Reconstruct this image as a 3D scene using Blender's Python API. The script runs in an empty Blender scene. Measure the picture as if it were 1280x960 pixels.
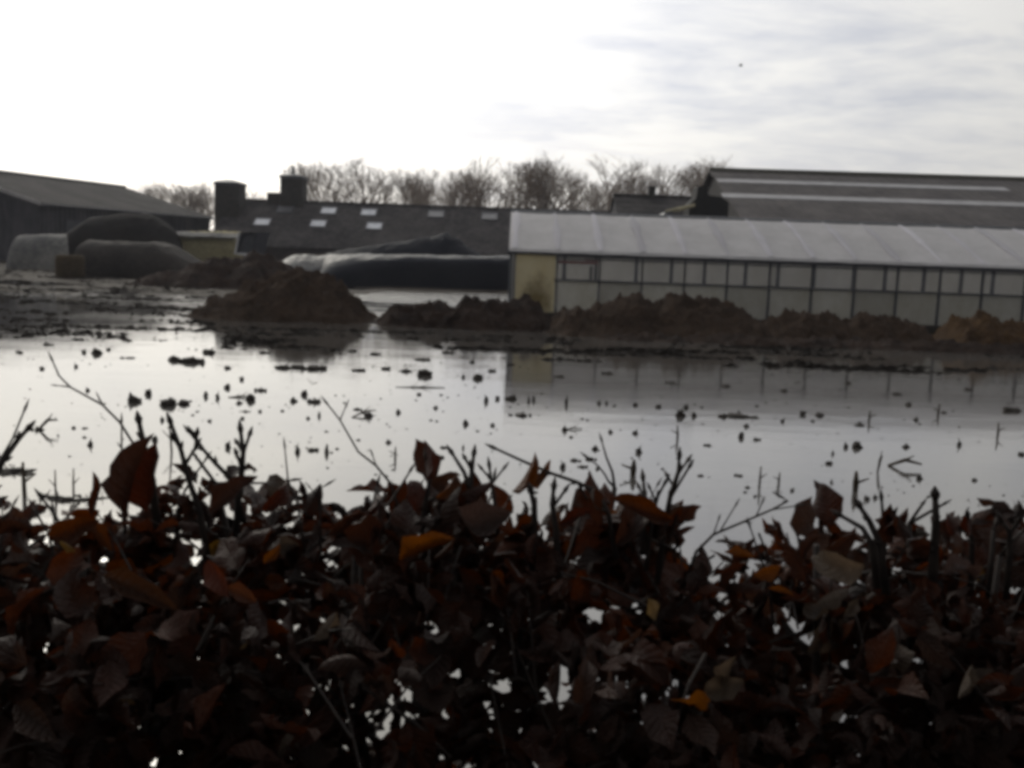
import bpy, bmesh, math, random
import numpy as np
from mathutils import Vector, Matrix, noise as mnoise
R = math.radians
random.seed(11)
rng = np.random.default_rng(5)
scene = bpy.context.scene
COL = scene.collection

# ------------------------------------------------------------------ camera
CAMZ, FPX = 1.87, 1200.0
P, ROLL = math.atan(158 / 1200), math.atan(0.035)
fw = Vector((0, math.cos(P), -math.sin(P)))
r0 = Vector((1, 0, 0)); u0 = Vector((0, math.sin(P), math.cos(P)))
rt = r0 * math.cos(ROLL) + u0 * math.sin(ROLL)
up = -r0 * math.sin(ROLL) + u0 * math.cos(ROLL)
EYE = Vector((0, 0, CAMZ))
cam = bpy.data.cameras.new('camera'); cam.sensor_width = 36; cam.lens = 36 * FPX / 1280
cam.clip_start = 0.05; cam.clip_end = 6000
co = bpy.data.objects.new('camera', cam); COL.objects.link(co)
m = Matrix((rt, up, -fw)).transposed().to_4x4(); m.translation = EYE
co.matrix_world = m
scene.camera = co


def ray(px, py):
    return fw + rt * ((px - 640) / FPX) + up * ((480 - py) / FPX)


def at(px, py, Y):
    """point seen at a place of the photograph at the given distance north"""
    d = ray(px, py)
    return EYE + d * (Y / d.y)


def gnd(px, py, z=0.0):
    d = ray(px, py)
    return EYE + d * ((z - CAMZ) / d.z)


# ------------------------------------------------------------------ materials
class NT:
    def __init__(s, tree):
        s.t = tree; s.n = tree.nodes; s.l = tree.links

    def new(s, typ, **kw):
        nd = s.n.new(typ)
        for k, v in kw.items():
            setattr(nd, k, v)
        return nd

    def set(s, sock, v):
        if isinstance(v, bpy.types.NodeSocket):
            s.l.new(v, sock)
        else:
            if isinstance(v, (tuple, list)) and len(v) == 3 and sock.type == 'RGBA':
                v = (*v, 1)
            sock.default_value = v

    def math(s, op, a, b=None, c=None, clamp=False):
        nd = s.new('ShaderNodeMath', operation=op, use_clamp=clamp)
        s.set(nd.inputs[0], a)
        if b is not None: s.set(nd.inputs[1], b)
        if c is not None: s.set(nd.inputs[2], c)
        return nd.outputs[0]

    def noise(s, vec, scale, detail=4, rough=0.6, dist=0.0):
        nd = s.new('ShaderNodeTexNoise')
        s.set(nd.inputs['Vector'], vec); s.set(nd.inputs['Scale'], scale)
        s.set(nd.inputs['Detail'], detail); s.set(nd.inputs['Roughness'], rough); s.set(nd.inputs['Distortion'], dist)
        return nd.outputs['Fac']

    def mapr(s, v, a, b, c=0.0, d=1.0):
        nd = s.new('ShaderNodeMapRange')
        for i, q in enumerate((v, a, b, c, d)): s.set(nd.inputs[i], q)
        return nd.outputs[0]

    def mix(s, f, a, b):
        nd = s.new('ShaderNodeMix', data_type='RGBA')
        s.set(nd.inputs[0], f); s.set(nd.inputs[6], a); s.set(nd.inputs[7], b)
        return nd.outputs[2]

    def scale(s, vec, xyz):
        nd = s.new('ShaderNodeMapping'); s.set(nd.inputs[0], vec); nd.inputs['Scale'].default_value = xyz
        return nd.outputs[0]

    def bump(s, h, strength=0.5, dist=0.05):
        nd = s.new('ShaderNodeBump'); s.set(nd.inputs['Height'], h)
        nd.inputs['Strength'].default_value = strength; nd.inputs['Distance'].default_value = dist
        return nd.outputs[0]


def material(name):
    mt = bpy.data.materials.new(name); mt.use_nodes = True
    t = NT(mt.node_tree)
    b = next(n for n in t.n if n.type == 'BSDF_PRINCIPLED')
    o = next(n for n in t.n if n.type == 'OUTPUT_MATERIAL')
    tc = t.new('ShaderNodeTexCoord')
    return mt, t, b, o, tc.outputs['Object']


def rough_mat(name, c1, c2, scale=3.0, rough=0.8, bumps=0.4, bdist=0.03, c3=None, spec=0.3, detail=6, vec_scale=None, rough2=None):
    mt, t, b, o, v = material(name)
    if vec_scale: v = t.scale(v, vec_scale)
    n1 = t.noise(v, scale, detail, 0.65)
    n2 = t.noise(v, scale * 4.7, 5, 0.7)
    c = t.mix(t.mapr(n1, 0.35, 0.65), c1, c2)
    if c3: c = t.mix(t.mapr(n2, 0.55, 0.72), c, c3)
    t.set(b.inputs['Base Color'], c)
    t.set(b.inputs['Roughness'], rough if rough2 is None else t.mapr(n2, 0.35, 0.7, rough, rough2))
    b.inputs['Specular IOR Level'].default_value = spec
    if bumps:
        h = t.math('ADD', t.math('MULTIPLY', n1, 0.6), n2)
        t.set(b.inputs['Normal'], t.bump(h, bumps, bdist))
    return mt


def sheet_mat(name, c1, c2, period, axis, rough=0.6, strength=0.5):
    """profiled sheeting: ribs along one object axis, weather streaks"""
    mt, t, b, o, v = material(name)
    sx = t.new('ShaderNodeSeparateXYZ'); t.l.new(v, sx.inputs[0])
    w = t.math('SINE', t.math('MULTIPLY', sx.outputs[axis], 2 * math.pi / period))
    n1 = t.noise(v, 0.35, 6, 0.7); n2 = t.noise(t.scale(v, (1.5, 1.5, 0.25)), 1.6, 5, 0.7)
    c = t.mix(t.mapr(t.math('ADD', n1, n2), 0.85, 1.15), t.mix(0.35, c1, (0.01, 0.01, 0.008)), t.mix(0.25, c2, (0.13, 0.12, 0.105)))
    t.set(b.inputs['Base Color'], c)
    t.set(b.inputs['Roughness'], t.mapr(n2, 0.3, 0.7, rough - 0.1, rough + 0.15))
    b.inputs['Specular IOR Level'].default_value = 0.12
    t.set(b.inputs['Normal'], t.bump(t.math('ADD', w, t.math('MULTIPLY', n2, 0.8)), strength, 0.03))
    return mt


def plastic_mat(name, c1, c2, rough=0.3, scale=1.6, bump=0.35, spec=0.3):
    mt, t, b, o, v = material(name)
    v2 = t.scale(v, (0.6, 1.0, 1.6))
    n1 = t.noise(v2, scale, 7, 0.62, 0.8); n2 = t.noise(v, 0.5, 4)
    dirt = t.noise(v, 5, 6, 0.7)
    t.set(b.inputs['Base Color'], t.mix(t.mapr(t.math('ADD', n2, dirt), 0.85, 1.2), c1, c2))
    t.set(b.inputs['Roughness'], t.mapr(dirt, 0.35, 0.7, rough, min(1, rough + 0.3)))
    b.inputs['Specular IOR Level'].default_value = spec
    t.set(b.inputs['Normal'], t.bump(n1, bump, 0.10))
    return mt


def film_mat(name, col, transl=0.5, transp=0.0, gloss=0.12, rough=0.25, dirt=(0.35, 0.33, 0.28)):
    """polythene film or whitewashed glass: part diffuse, part let through, a dull shine"""
    mt, t, b, o, v = material(name)
    t.n.remove(b)
    n = t.noise(t.scale(v, (1, 1, 0.4)), 1.3, 6, 0.7); n2 = t.noise(v, 9, 4, 0.6)
    c = t.mix(t.mapr(t.math('ADD', n, t.math('MULTIPLY', n2, 0.4)), 0.55, 1.0, 0, 0.75), col, dirt)
    oi = t.new('ShaderNodeObjectInfo')
    hv = t.new('ShaderNodeHueSaturation'); t.set(hv.inputs['Value'], t.mapr(oi.outputs['Random'], 0, 1, 0.74, 1.08)); t.set(hv.inputs['Color'], c); c = hv.outputs[0]
    d = t.new('ShaderNodeBsdfDiffuse'); t.set(d.inputs[0], c)
    tr = t.new('ShaderNodeBsdfTranslucent'); t.set(tr.inputs[0], c)
    g = t.new('ShaderNodeBsdfGlossy'); g.inputs['Roughness'].default_value = rough
    bm_ = t.bump(n, 0.3, 0.05); t.set(d.inputs['Normal'], bm_); t.set(g.inputs['Normal'], bm_)
    m1 = t.new('ShaderNodeMixShader'); m1.inputs[0].default_value = transl
    t.l.new(d.outputs[0], m1.inputs[1]); t.l.new(tr.outputs[0], m1.inputs[2])
    last = m1
    if transp:
        tp = t.new('ShaderNodeBsdfTransparent'); m2 = t.new('ShaderNodeMixShader'); m2.inputs[0].default_value = transp
        t.l.new(last.outputs[0], m2.inputs[1]); t.l.new(tp.outputs[0], m2.inputs[2]); last = m2
    fr = t.new('ShaderNodeFresnel'); fr.inputs[0].default_value = 1.4
    m3 = t.new('ShaderNodeMixShader'); t.set(m3.inputs[0], t.math('MULTIPLY', fr.outputs[0], gloss * 6, clamp=True))
    t.l.new(last.outputs[0], m3.inputs[1]); t.l.new(g.outputs[0], m3.inputs[2])
    t.l.new(m3.outputs[0], o.inputs['Surface'])
    return mt


M = {}
M['soil'] = rough_mat('soil', (0.034, 0.023, 0.016), (0.066, 0.044, 0.031), 1.7, 0.9, 1.0, 0.14, (0.10, 0.065, 0.043), 0.1)
M['soil_orange'] = rough_mat('orange_soil', (0.042, 0.025, 0.015), (0.095, 0.056, 0.026), 1.5, 0.85, 1.0, 0.14, (0.13, 0.08, 0.04), 0.1)
M['soil_dark'] = rough_mat('dark_soil', (0.02, 0.014, 0.012), (0.045, 0.028, 0.02), 1.9, 0.85, 1.0, 0.14, (0.06, 0.036, 0.024), 0.1)
M['mud'] = rough_mat('clod_mud', (0.022, 0.017, 0.013), (0.04, 0.03, 0.022), 9, 0.7, 0.8, 0.03, None, 0.3)
M['stalk'] = rough_mat('stalk', (0.03, 0.024, 0.016), (0.07, 0.05, 0.03), 14, 0.8, 0.3, 0.01, None, 0.2)
M['bark'] = rough_mat('twig_bark', (0.014, 0.010, 0.009), (0.034, 0.025, 0.02), 40, 0.7, 0.4, 0.004, None, 0.3)
M['treebark'] = rough_mat('tree_bark', (0.19, 0.15, 0.115), (0.28, 0.22, 0.17), 2, 0.85, 0.3, 0.05, None, 0.2)
M['barn_roof'] = sheet_mat('dark_roof_sheet', (0.028, 0.025, 0.028), (0.050, 0.044, 0.047), 0.9, 0, 0.85)
M['barn_wall'] = rough_mat('dark_brick', (0.045, 0.038, 0.036), (0.08, 0.062, 0.055), 2, 0.85, 0.3, 0.02)
M['dark_board'] = rough_mat('dark_weatherboard', (0.016, 0.014, 0.014), (0.03, 0.026, 0.025), 2, 0.85, 0.3, 0.02)
M['chimney'] = rough_mat('chimney_brick', (0.03, 0.028, 0.024), (0.055, 0.048, 0.04), 3, 0.9, 0.4, 0.03)
M['shed_roof'] = sheet_mat('shed_roof_sheet', (0.022, 0.020, 0.022), (0.040, 0.036, 0.038), 1.0, 1, 0.9)
M['shed_wall'] = sheet_mat('blue_shed_sheet', (0.034, 0.034, 0.046), (0.058, 0.057, 0.070), 0.5, 1, 0.55)
M['trim'] = rough_mat('pale_trim', (0.30, 0.29, 0.29), (0.42, 0.40, 0.39), 3, 0.6, 0.1)
M['big_roof'] = sheet_mat('fibre_cement_roof', (0.07, 0.062, 0.063), (0.105, 0.094, 0.094), 0.6, 0, 0.75)
M['ridge'] = rough_mat('mossy_ridge', (0.03, 0.03, 0.02), (0.055, 0.05, 0.035), 3, 0.9, 0.3)
M['rooflight'] = rough_mat('rooflight_sheet', (0.15, 0.145, 0.145), (0.28, 0.27, 0.27), 1.2, 0.4, 0.2)
M['skylight'] = rough_mat('skylight_glass', (0.35, 0.37, 0.42), (0.55, 0.57, 0.62), 1.5, 0.15, 0.05, spec=0.8)
M['skylight_dim'] = rough_mat('dirty_skylight_glass', (0.08, 0.08, 0.085), (0.13, 0.13, 0.14), 2, 0.3, 0.1, spec=0.5)
M['blackplastic'] = plastic_mat('black_silage_sheet', (0.007, 0.009, 0.016), (0.015, 0.017, 0.024), 0.34, spec=0.15)
M['matsheet'] = plastic_mat('matt_black_sheet', (0.006, 0.008, 0.014), (0.014, 0.015, 0.021), 0.6, spec=0.08)
M['darkplastic'] = plastic_mat('dull_black_sheet', (0.012, 0.011, 0.011), (0.024, 0.021, 0.019), 0.8, spec=0.08)
M['greyplastic'] = plastic_mat('grey_silage_film', (0.11, 0.11, 0.11), (0.26, 0.25, 0.23), 0.6, scale=3, bump=0.6, spec=0.15)
M['brownplastic'] = plastic_mat('brown_grey_sheet', (0.020, 0.018, 0.017), (0.048, 0.041, 0.036), 0.7, scale=3, bump=0.6, spec=0.12)
M['straw'] = rough_mat('old_straw', (0.24, 0.21, 0.12), (0.40, 0.35, 0.20), 6, 0.9, 0.6, 0.03, (0.06, 0.05, 0.03), 0.1)
M['straw_brown'] = rough_mat('brown_straw', (0.05, 0.038, 0.022), (0.09, 0.065, 0.036), 6, 0.9, 0.6, 0.03, None, 0.1)
M['steel'] = rough_mat('galvanised_steel', (0.10, 0.105, 0.115), (0.17, 0.175, 0.185), 5, 0.45, 0.1, spec=0.6)
M['steel_dark'] = rough_mat('dark_steel', (0.045, 0.048, 0.06), (0.08, 0.083, 0.095), 5, 0.5, 0.1, spec=0.5)
M['bright_metal'] = rough_mat('bright_metal', (0.6, 0.6, 0.62), (0.75, 0.75, 0.76), 4, 0.3, 0.1, spec=0.8)
M['red'] = rough_mat('red_paint', (0.18, 0.025, 0.02), (0.27, 0.04, 0.03), 4, 0.5, 0.1)
M['yellow'] = rough_mat('worn_yellow_paint', (0.30, 0.27, 0.18), (0.45, 0.41, 0.28), 3, 0.5, 0.1, c3=(0.2, 0.15, 0.08))
M['rubber'] = rough_mat('rubber', (0.015, 0.015, 0.015), (0.03, 0.03, 0.03), 6, 0.8, 0.2)
M['roof_film'] = film_mat('roof_film', (0.76, 0.74, 0.745), 0.46, 0.0, 0.05, 0.45, (0.52, 0.51, 0.50))
M['roof_band'] = film_mat('glare_band_film', (0.84, 0.82, 0.86), 0.48, 0.0, 0.05, 0.45, (0.66, 0.65, 0.68))  # paler than the roof film: the highlights along the ribs put into the colour
M['wall_film'] = film_mat('whitewashed_pane', (0.86, 0.85, 0.80), 0.55, 0.12, 0.08, 0.2, (0.60, 0.57, 0.46))
M['far_film'] = film_mat('far_wall_film', (0.76, 0.75, 0.73), 0.6, 0.0, 0.06, 0.3, (0.5, 0.49, 0.45))
M['clear_film'] = film_mat('clear_pane', (0.36, 0.39, 0.46), 0.5, 0.74, 0.12, 0.1, (0.4, 0.38, 0.34))
M['feather'] = rough_mat('dark_feather', (0.015, 0.015, 0.015), (0.03, 0.03, 0.03), 20, 0.7, 0.1)


def ground_mat():
    mt, t, b, o, v = material('wet_mud')
    n1 = t.noise(v, 0.35, 8, 0.65); n2 = t.noise(v, 3.0, 7, 0.7)
    c = t.mix(t.mapr(n1, 0.35, 0.65), (0.030, 0.025, 0.020), (0.062, 0.052, 0.043))
    c = t.mix(t.mapr(n2, 0.5, 0.7), c, (0.09, 0.075, 0.055))
    t.set(b.inputs['Base Color'], c)
    t.set(b.inputs['Roughness'], t.mapr(n2, 0.35, 0.65, 0.6, 0.95))
    b.inputs['Specular IOR Level'].default_value = 0.1
    t.set(b.inputs['Normal'], t.bump(t.math('ADD', n2, t.noise(v, 11, 5, 0.7)), 0.8, 0.06))
    return mt


def water_mat():
    mt, t, b, o, v = material('flood_water')
    sx = t.new('ShaderNodeSeparateXYZ'); t.l.new(v, sx.inputs[0])
    patch = t.noise(t.scale(v, (0.07, 0.16, 1)), 1.0, 4, 0.6)
    far = t.math('MULTIPLY', t.mapr(sx.outputs[1], 24, 36), t.mapr(sx.outputs[0], -10, -5, 0.06, 1.0))
    streak = t.noise(t.scale(v, (0.10, 0.75, 1)), 1.0, 5, 0.65)
    ruffle = t.math('MULTIPLY', t.math('MULTIPLY', far, t.mapr(t.math('ADD', patch, t.math('MULTIPLY', streak, 0.8)), 0.80, 1.02)), 1.0)
    calm = t.noise(t.scale(v, (0.5, 1.2, 1)), 0.9, 3, 0.5)
    rip = t.noise(t.scale(v, (3.0, 7.0, 1)), 1.3, 5, 0.65)
    h = t.math('ADD', t.math('MULTIPLY', calm, 0.005), t.math('MULTIPLY', rip, t.math('ADD', t.math('MULTIPLY_ADD', ruffle, 0.11, 0.001), t.math('MULTIPLY', t.mapr(patch, 0.5, 0.7), 0.0012))))
    mud = t.noise(v, 0.25, 5, 0.6)
    t.set(b.inputs['Base Color'], t.mix(mud, (0.062, 0.058, 0.053), (0.10, 0.093, 0.086)))
    b.inputs['IOR'].default_value = 1.85
    t.set(b.inputs['Roughness'], t.math('MULTIPLY_ADD', ruffle, 0.16, 0.02))
    t.set(b.inputs['Normal'], t.bump(h, 1.0, 1.0))
    return mt


def leaf_mat():
    mt, t, b, o, v = material('dead_beech_leaf')
    t.n.remove(b)
    at_ = t.new('ShaderNodeAttribute', attribute_name='leaf_tint')
    pl = t.new('ShaderNodeAttribute', attribute_name='leaf_place')
    sp = t.new('ShaderNodeSeparateColor'); t.l.new(pl.outputs['Color'], sp.inputs[0])
    u, w_ = sp.outputs[0], sp.outputs[1]
    vein = t.math('POWER', t.math('ABSOLUTE', t.math('SINE', t.math('MULTIPLY', t.math('SUBTRACT', u, t.math('MULTIPLY', w_, 0.22)), 26.0))), 0.6)
    mid = t.mapr(w_, 0.0, 0.12)
    n = t.noise(v, 45, 5, 0.7); n2 = t.noise(v, 160, 3, 0.6)
    c = t.mix(t.mapr(n, 0.35, 0.7, 0, 0.75), at_.outputs['Color'], t.mix(0.65, at_.outputs['Color'], (0.012, 0.007, 0.005)))
    c = t.mix(t.math('MULTIPLY', t.math('SUBTRACT', 1.0, t.math('MULTIPLY', vein, mid)), 0.12), c, t.mix(0.5, c, (0.004, 0.003, 0.002)))
    h = t.math('ADD', t.math('ADD', n, t.math('MULTIPLY', n2, 0.4)), t.math('MULTIPLY', t.math('MULTIPLY', vein, mid), 0.25))
    bp = t.bump(h, 0.8, 0.008)
    d = t.new('ShaderNodeBsdfPrincipled'); t.set(d.inputs['Base Color'], c); t.set(d.inputs['Roughness'], t.mapr(n, 0.3, 0.7, 0.40, 0.62))
    d.inputs['Specular IOR Level'].default_value = 0.28; t.set(d.inputs['Normal'], bp)
    tr = t.new('ShaderNodeBsdfTranslucent')
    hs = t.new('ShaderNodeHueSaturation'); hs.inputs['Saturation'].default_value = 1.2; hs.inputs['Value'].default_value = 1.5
    t.set(hs.inputs['Color'], c); t.l.new(hs.outputs[0], tr.inputs[0])
    mx = t.new('ShaderNodeMixShader'); mx.inputs[0].default_value = 0.36
    t.l.new(d.outputs[0], mx.inputs[1]); t.l.new(tr.outputs[0], mx.inputs[2]); t.l.new(mx.outputs[0], o.inputs['Surface'])
    return mt


M['ground'] = ground_mat(); M['water'] = water_mat(); M['leaf'] = leaf_mat()

# ------------------------------------------------------------------ mesh helpers
class MB:
    def __init__(s): s.v = []; s.f = []

    def quad_box(s, c, sx, sy, sz, rot=None):
        """box centred at c with half sizes"""
        b = len(s.v); c = Vector(c)
        for z in (-1, 1):
            for y in (-1, 1):
                for x in (-1, 1):
                    p = Vector((x * sx, y * sy, z * sz))
                    s.v.append(tuple(c + (rot @ p if rot else p)))
        for f in ((0, 2, 3, 1), (4, 5, 7, 6), (0, 1, 5, 4), (2, 6, 7, 3), (0, 4, 6, 2), (1, 3, 7, 5)):
            s.f.append(tuple(b + i for i in f))

    def prism(s, poly, off):
        """solid between a flat polygon and the same polygon moved by off"""
        b = len(s.v); n = len(poly); off = Vector(off)
        s.v += [tuple(Vector(p)) for p in poly] + [tuple(Vector(p) + off) for p in poly]
        s.f.append(tuple(b + i for i in range(n))[::-1]); s.f.append(tuple(b + n + i for i in range(n)))
        for i in range(n):
            j = (i + 1) % n
            s.f.append((b + i, b + j, b + n + j, b + n + i))

    def tube(s, pts, rad, n=5, cap=True):
        pts = [Vector(p) for p in pts]; base = len(s.v)
        for i, p in enumerate(pts):
            a = pts[max(i - 1, 0)]; c = pts[min(i + 1, len(pts) - 1)]
            d = (c - a).normalized() if (c - a).length > 1e-9 else Vector((0, 0, 1))
            e = d.cross(Vector((0.31, 0.2, 0.93)))
            if e.length < 1e-4: e = d.cross(Vector((1, 0, 0)))
            e.normalize(); g = d.cross(e)
            for k in range(n):
                w = 2 * math.pi * k / n
                s.v.append(tuple(p + (e * math.cos(w) + g * math.sin(w)) * rad[i]))
        for i in range(len(pts) - 1):
            for k in range(n):
                q = base + i * n
                s.f.append((q + k, q + (k + 1) % n, q + n + (k + 1) % n, q + n + k))
        if cap:
            s.f.append(tuple(base + k for k in range(n))[::-1])
            s.f.append(tuple(base + (len(pts) - 1) * n + k for k in range(n)))

    def grid(s, rows, close=False):
        b = len(s.v); n = len(rows[0])
        for r_ in rows: s.v += [tuple(p) for p in r_]
        for i in range(len(rows) - 1):
            for j in range(n - 1 + (1 if close else 0)):
                k = (j + 1) % n
                s.f.append((b + i * n + j, b + i * n + k, b + (i + 1) * n + k, b + (i + 1) * n + j))

    def build(s, name, mat, parent=None, smooth=False, origin=None):
        o_ = Vector(origin) if origin is not None else Vector((0, 0, 0))
        me = bpy.data.meshes.new(name)
        me.from_pydata([tuple(Vector(p) - o_) for p in s.v], [], s.f); me.update()
        if smooth: me.polygons.foreach_set('use_smooth', [True] * len(me.polygons))
        me.materials.append(mat)
        ob = bpy.data.objects.new(name, me); COL.objects.link(ob)
        ob.location = o_
        if parent is not None:
            ob.parent = parent; ob.location = o_ - Vector(parent.get('_base', (0, 0, 0)))
        return ob


def tag(o, label=None, cat=None, group=None, kind=None):
    if label: o['label'] = label
    if cat: o['category'] = cat
    if group: o['group'] = group
    if kind: o['kind'] = kind
    return o


def empty(name, loc, label, cat, group=None):
    o = bpy.data.objects.new(name, None); COL.objects.link(o)
    o.location = loc; o['_base'] = tuple(loc); o.empty_display_size = 0.2
    return tag(o, label, cat, group)


def fbm(x, y, z=0.0, o=4, g=0.5):
    a, f, s = 1.0, 1.0, 0.0
    for _ in range(o):
        s += a * mnoise.noise((x * f, y * f, z * f + 3.7 * f)); a *= g; f *= 2.03
    return s


# ------------------------------------------------------------------ ground and water
def vnoise(X, Y, seed):
    """smooth value noise on arrays"""
    g = np.random.default_rng(seed).random((256, 256))
    xi = np.floor(X).astype(int); yi = np.floor(Y).astype(int); fx = X - xi; fy = Y - yi
    fx = fx * fx * (3 - 2 * fx); fy = fy * fy * (3 - 2 * fy)
    a = g[xi % 256, yi % 256]; b = g[(xi + 1) % 256, yi % 256]; c = g[xi % 256, (yi + 1) % 256]; d = g[(xi + 1) % 256, (yi + 1) % 256]
    return (a * (1 - fx) + b * fx) * (1 - fy) + (c * (1 - fx) + d * fx) * fy - 0.5


def sstep(x, a, b):
    t = np.clip((x - a) / (b - a), 0, 1); return t * t * (3 - 2 * t)


def ground_z(X, Y):
    n = vnoise(X * 0.22, Y * 0.45, 1) * 1.0 + vnoise(X * 0.7, Y * 1.4, 2) * 0.6 + vnoise(X * 1.9, Y * 2.6, 3) * 0.35
    z = 0.10 - 0.40 * sstep(Y, 2.0, 3.0)                                    # road side to flooded field
    left = sstep(-X, 5, 9)
    z = z + left * (0.14 * sstep(Y, 16, 24) + 0.16 * sstep(Y, 24, 38))                                 # shallow muddy side
    z = z + (1 - left) * 0.32 * sstep(Y, 23.2, 26.0) * (1 - 0.10 * sstep(Y, 28, 31))
    pud = np.exp(-(((X + 3.2) / 3.0) ** 4 + ((Y - 39) / 9.0) ** 4))
    z = z - 0.16 * pud
    z = z + 0.14 * sstep(Y, 46, 62) + 0.25 * sstep(Y, 100, 125) + 0.3 * sstep(np.abs(X), 70, 95) * sstep(Y, 3, 20)
    amp = 0.02 + 0.14 * sstep(Y, 15, 26)
    z = z + n * amp * (1 - 0.6 * pud) + 0.03 * vnoise(X * 4, Y * 4, 7) * (Y < 3)
    return z


xs = np.concatenate([np.array([-4000, -1500, -600, -300, -180, -120, -95, -80]), np.arange(-70, 70.01, 0.4), np.array([80, 95, 120, 180, 300, 600, 1500, 4000])])
ys = np.concatenate([np.array([-1500, -500, -150, -50, -15, -5]), np.arange(-1, 4, 0.12), np.arange(4, 20, 0.5), np.arange(20, 62, 0.3), np.arange(62, 130, 1.2), np.array([140, 170, 230, 400, 900, 2000, 5000])])
XX, YY = np.meshgrid(xs, ys)
ZZ = ground_z(XX, YY)
vv = np.stack([XX, YY, ZZ], -1).reshape(-1, 3)
nx, ny = len(xs), len(ys)
ii = np.arange(nx * ny).reshape(ny, nx)
ff = np.stack([ii[:-1, :-1], ii[:-1, 1:], ii[1:, 1:], ii[1:, :-1]], -1).reshape(-1, 4)


def np_mesh(name, v, f, mat, smooth=True):
    me = bpy.data.meshes.new(name)
    me.from_pydata(v.tolist(), [], f.tolist()); me.update()
    if smooth: me.polygons.foreach_set('use_smooth', [True] * len(me.polygons))
    me.materials.append(mat)
    ob = bpy.data.objects.new(name, me); COL.objects.link(ob)
    return ob


tag(np_mesh('ground', vv, ff, M['ground']), 'dark wet mud of the flooded farmyard and field', kind='structure')
w = MB(); w.grid([[(-110, 1.2, 0), (110, 1.2, 0)], [(-110, 128, 0), (110, 128, 0)]])
tag(w.build('water', M['water']), 'still flood water covering the field and mirroring the sky', kind='structure')


def gz(x, y):
    return float(ground_z(np.array([x]), np.array([y]))[0])


# ------------------------------------------------------------------ soil heaps
def heap(name, label, pts, Y, depth, mat, base_z=-0.15, seed=0, rough=0.16, cat='soil heap', group='soil heaps along the flood', res=0.06):
    """outline of the crest read along x (photo pixels), the body falls to front and back"""
    cr = [at(px, py, Y) for px, py in pts]
    x0, x1 = cr[0].x, cr[-1].x
    n = max(12, int((x1 - x0) / res)); k = max(10, int(depth / res))
    cx = [c.x for c in cr]; cz = [max(c.z, 0) for c in cr]
    mb = MB(); rows = []
    for j in range(k + 1):
        v = j / k * 2 - 1; row = []
        for i in range(n + 1):
            x = x0 + (x1 - x0) * i / n
            h = float(np.interp(x, cx, cz))
            endf = min(1, (i / n) * 9, (1 - i / n) * 9)
            wob = 0.22 * fbm(x * 0.9, seed * 3.1, 1.0, 3)
            prof = max(0.0, 1 - abs(v + wob * 0.6) ** 1.55)
            nz = fbm(x * 1.1 + seed, v * depth * 0.9, seed, 5, 0.55)
            lump = fbm(x * 3.3 + seed * 2, v * depth * 1.7, seed + 4, 4, 0.62)
            z = base_z + (h - base_z) * prof * (0.9 + 0.16 * nz) + 0.05 * abs(fbm(x * 8 + seed, v * depth * 4.5, seed + 9, 3, 0.6)) * min(1, prof * 4) + (rough * lump + rough * 0.5 * abs(lump)) * min(1, prof * 3)
            z = base_z + (z - base_z) * endf ** 0.6
            yy = Y + v * depth / 2 * (0.85 + 0.25 * fbm(x * 0.5 + seed, 7.7, 0, 2)) + 0.07 * lump
            row.append((x + 0.05 * nz, yy, z))
        rows.append(row)
    mb.grid(rows)
    o = mb.build(name, mat, None, True, origin=((x0 + x1) / 2, Y, 0))
    return tag(o, label, cat, group)


heap('soil_heap', 'tall brown soil heap standing alone in the water, before the black silage clamp',
     [(236, 392), (262, 376), (292, 366), (318, 350), (345, 338), (375, 334), (400, 337), (425, 355), (455, 378), (474, 392)], 26.6, 4.2, M['soil'], seed=1)
heap('soil_bank', 'low dark soil bank between the lone brown heap and the greenhouse corner',
     [(462, 398), (500, 383), (545, 379), (565, 384), (585, 372), (625, 373), (660, 377), (700, 392)], 25.8, 3.6, M['soil_dark'], seed=2)
heap('soil_heap', 'largest brown soil heap with two humps, hiding the lower greenhouse panes',
     [(672, 400), (705, 386), (735, 383), (765, 372), (795, 366), (818, 377), (842, 363), (868, 371), (895, 377), (920, 385), (950, 402), (970, 412)], 25.6, 4.4, M['soil'], seed=3)
heap('soil_heap', 'low brown soil heap next right of the two humped heap',
     [(945, 412), (968, 400), (1000, 389), (1030, 391), (1062, 402), (1080, 414)], 25.4, 3.4, M['soil'], seed=5)
heap('soil_heap', 'rounded reddish soil heap before the greenhouse, left of the orange one',
     [(1050, 412), (1070, 396), (1092, 391), (1120, 395), (1145, 404), (1165, 416)], 25.0, 3.2, M['soil'], seed=6)
heap('soil_heap', 'orange brown soil heap at the right end of the row before the greenhouse',
     [(1165, 416), (1185, 403), (1210, 396), (1232, 394), (1258, 401), (1285, 405), (1320, 398), (1370, 404), (1410, 420)], 24.6, 3.4, M['soil_orange'], seed=8)
heap('soil_heap', 'dark heap with ragged top before the olive straw stack',
     [(160, 350), (190, 343), (225, 338), (262, 322), (300, 318), (335, 315), (352, 330), (372, 345), (400, 356)], 45, 6, M['soil_dark'], seed=9, rough=0.16, res=0.14)

heap('mud_bank', 'low dark mud bank along the waterline under the greenhouse soil heaps',
     [(690, 424), (740, 421), (800, 419), (850, 422), (920, 420), (980, 424), (1040, 423), (1110, 427), (1180, 426), (1250, 430), (1330, 430), (1420, 436)], 23.3, 2.2, M['soil_dark'], seed=12, rough=0.08, cat='mud bank', group=None)
# ------------------------------------------------------------------ greenhouse
GY, GD = 29.3, 3.6          # front wall, half width
gx0 = at(640, 350, GY).x
bay = 1.29; NB = 20
gx1 = gx0 + 0.06 + bay * NB
HE = at(640, 312, GY).z; HR = at(655, 267, GY + GD).z
gb = empty('greenhouse', ((gx0 + gx1) / 2, GY + GD, 0), 'long low greenhouse with white film roof and glazed wall behind the soil heaps', 'greenhouse')


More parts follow.
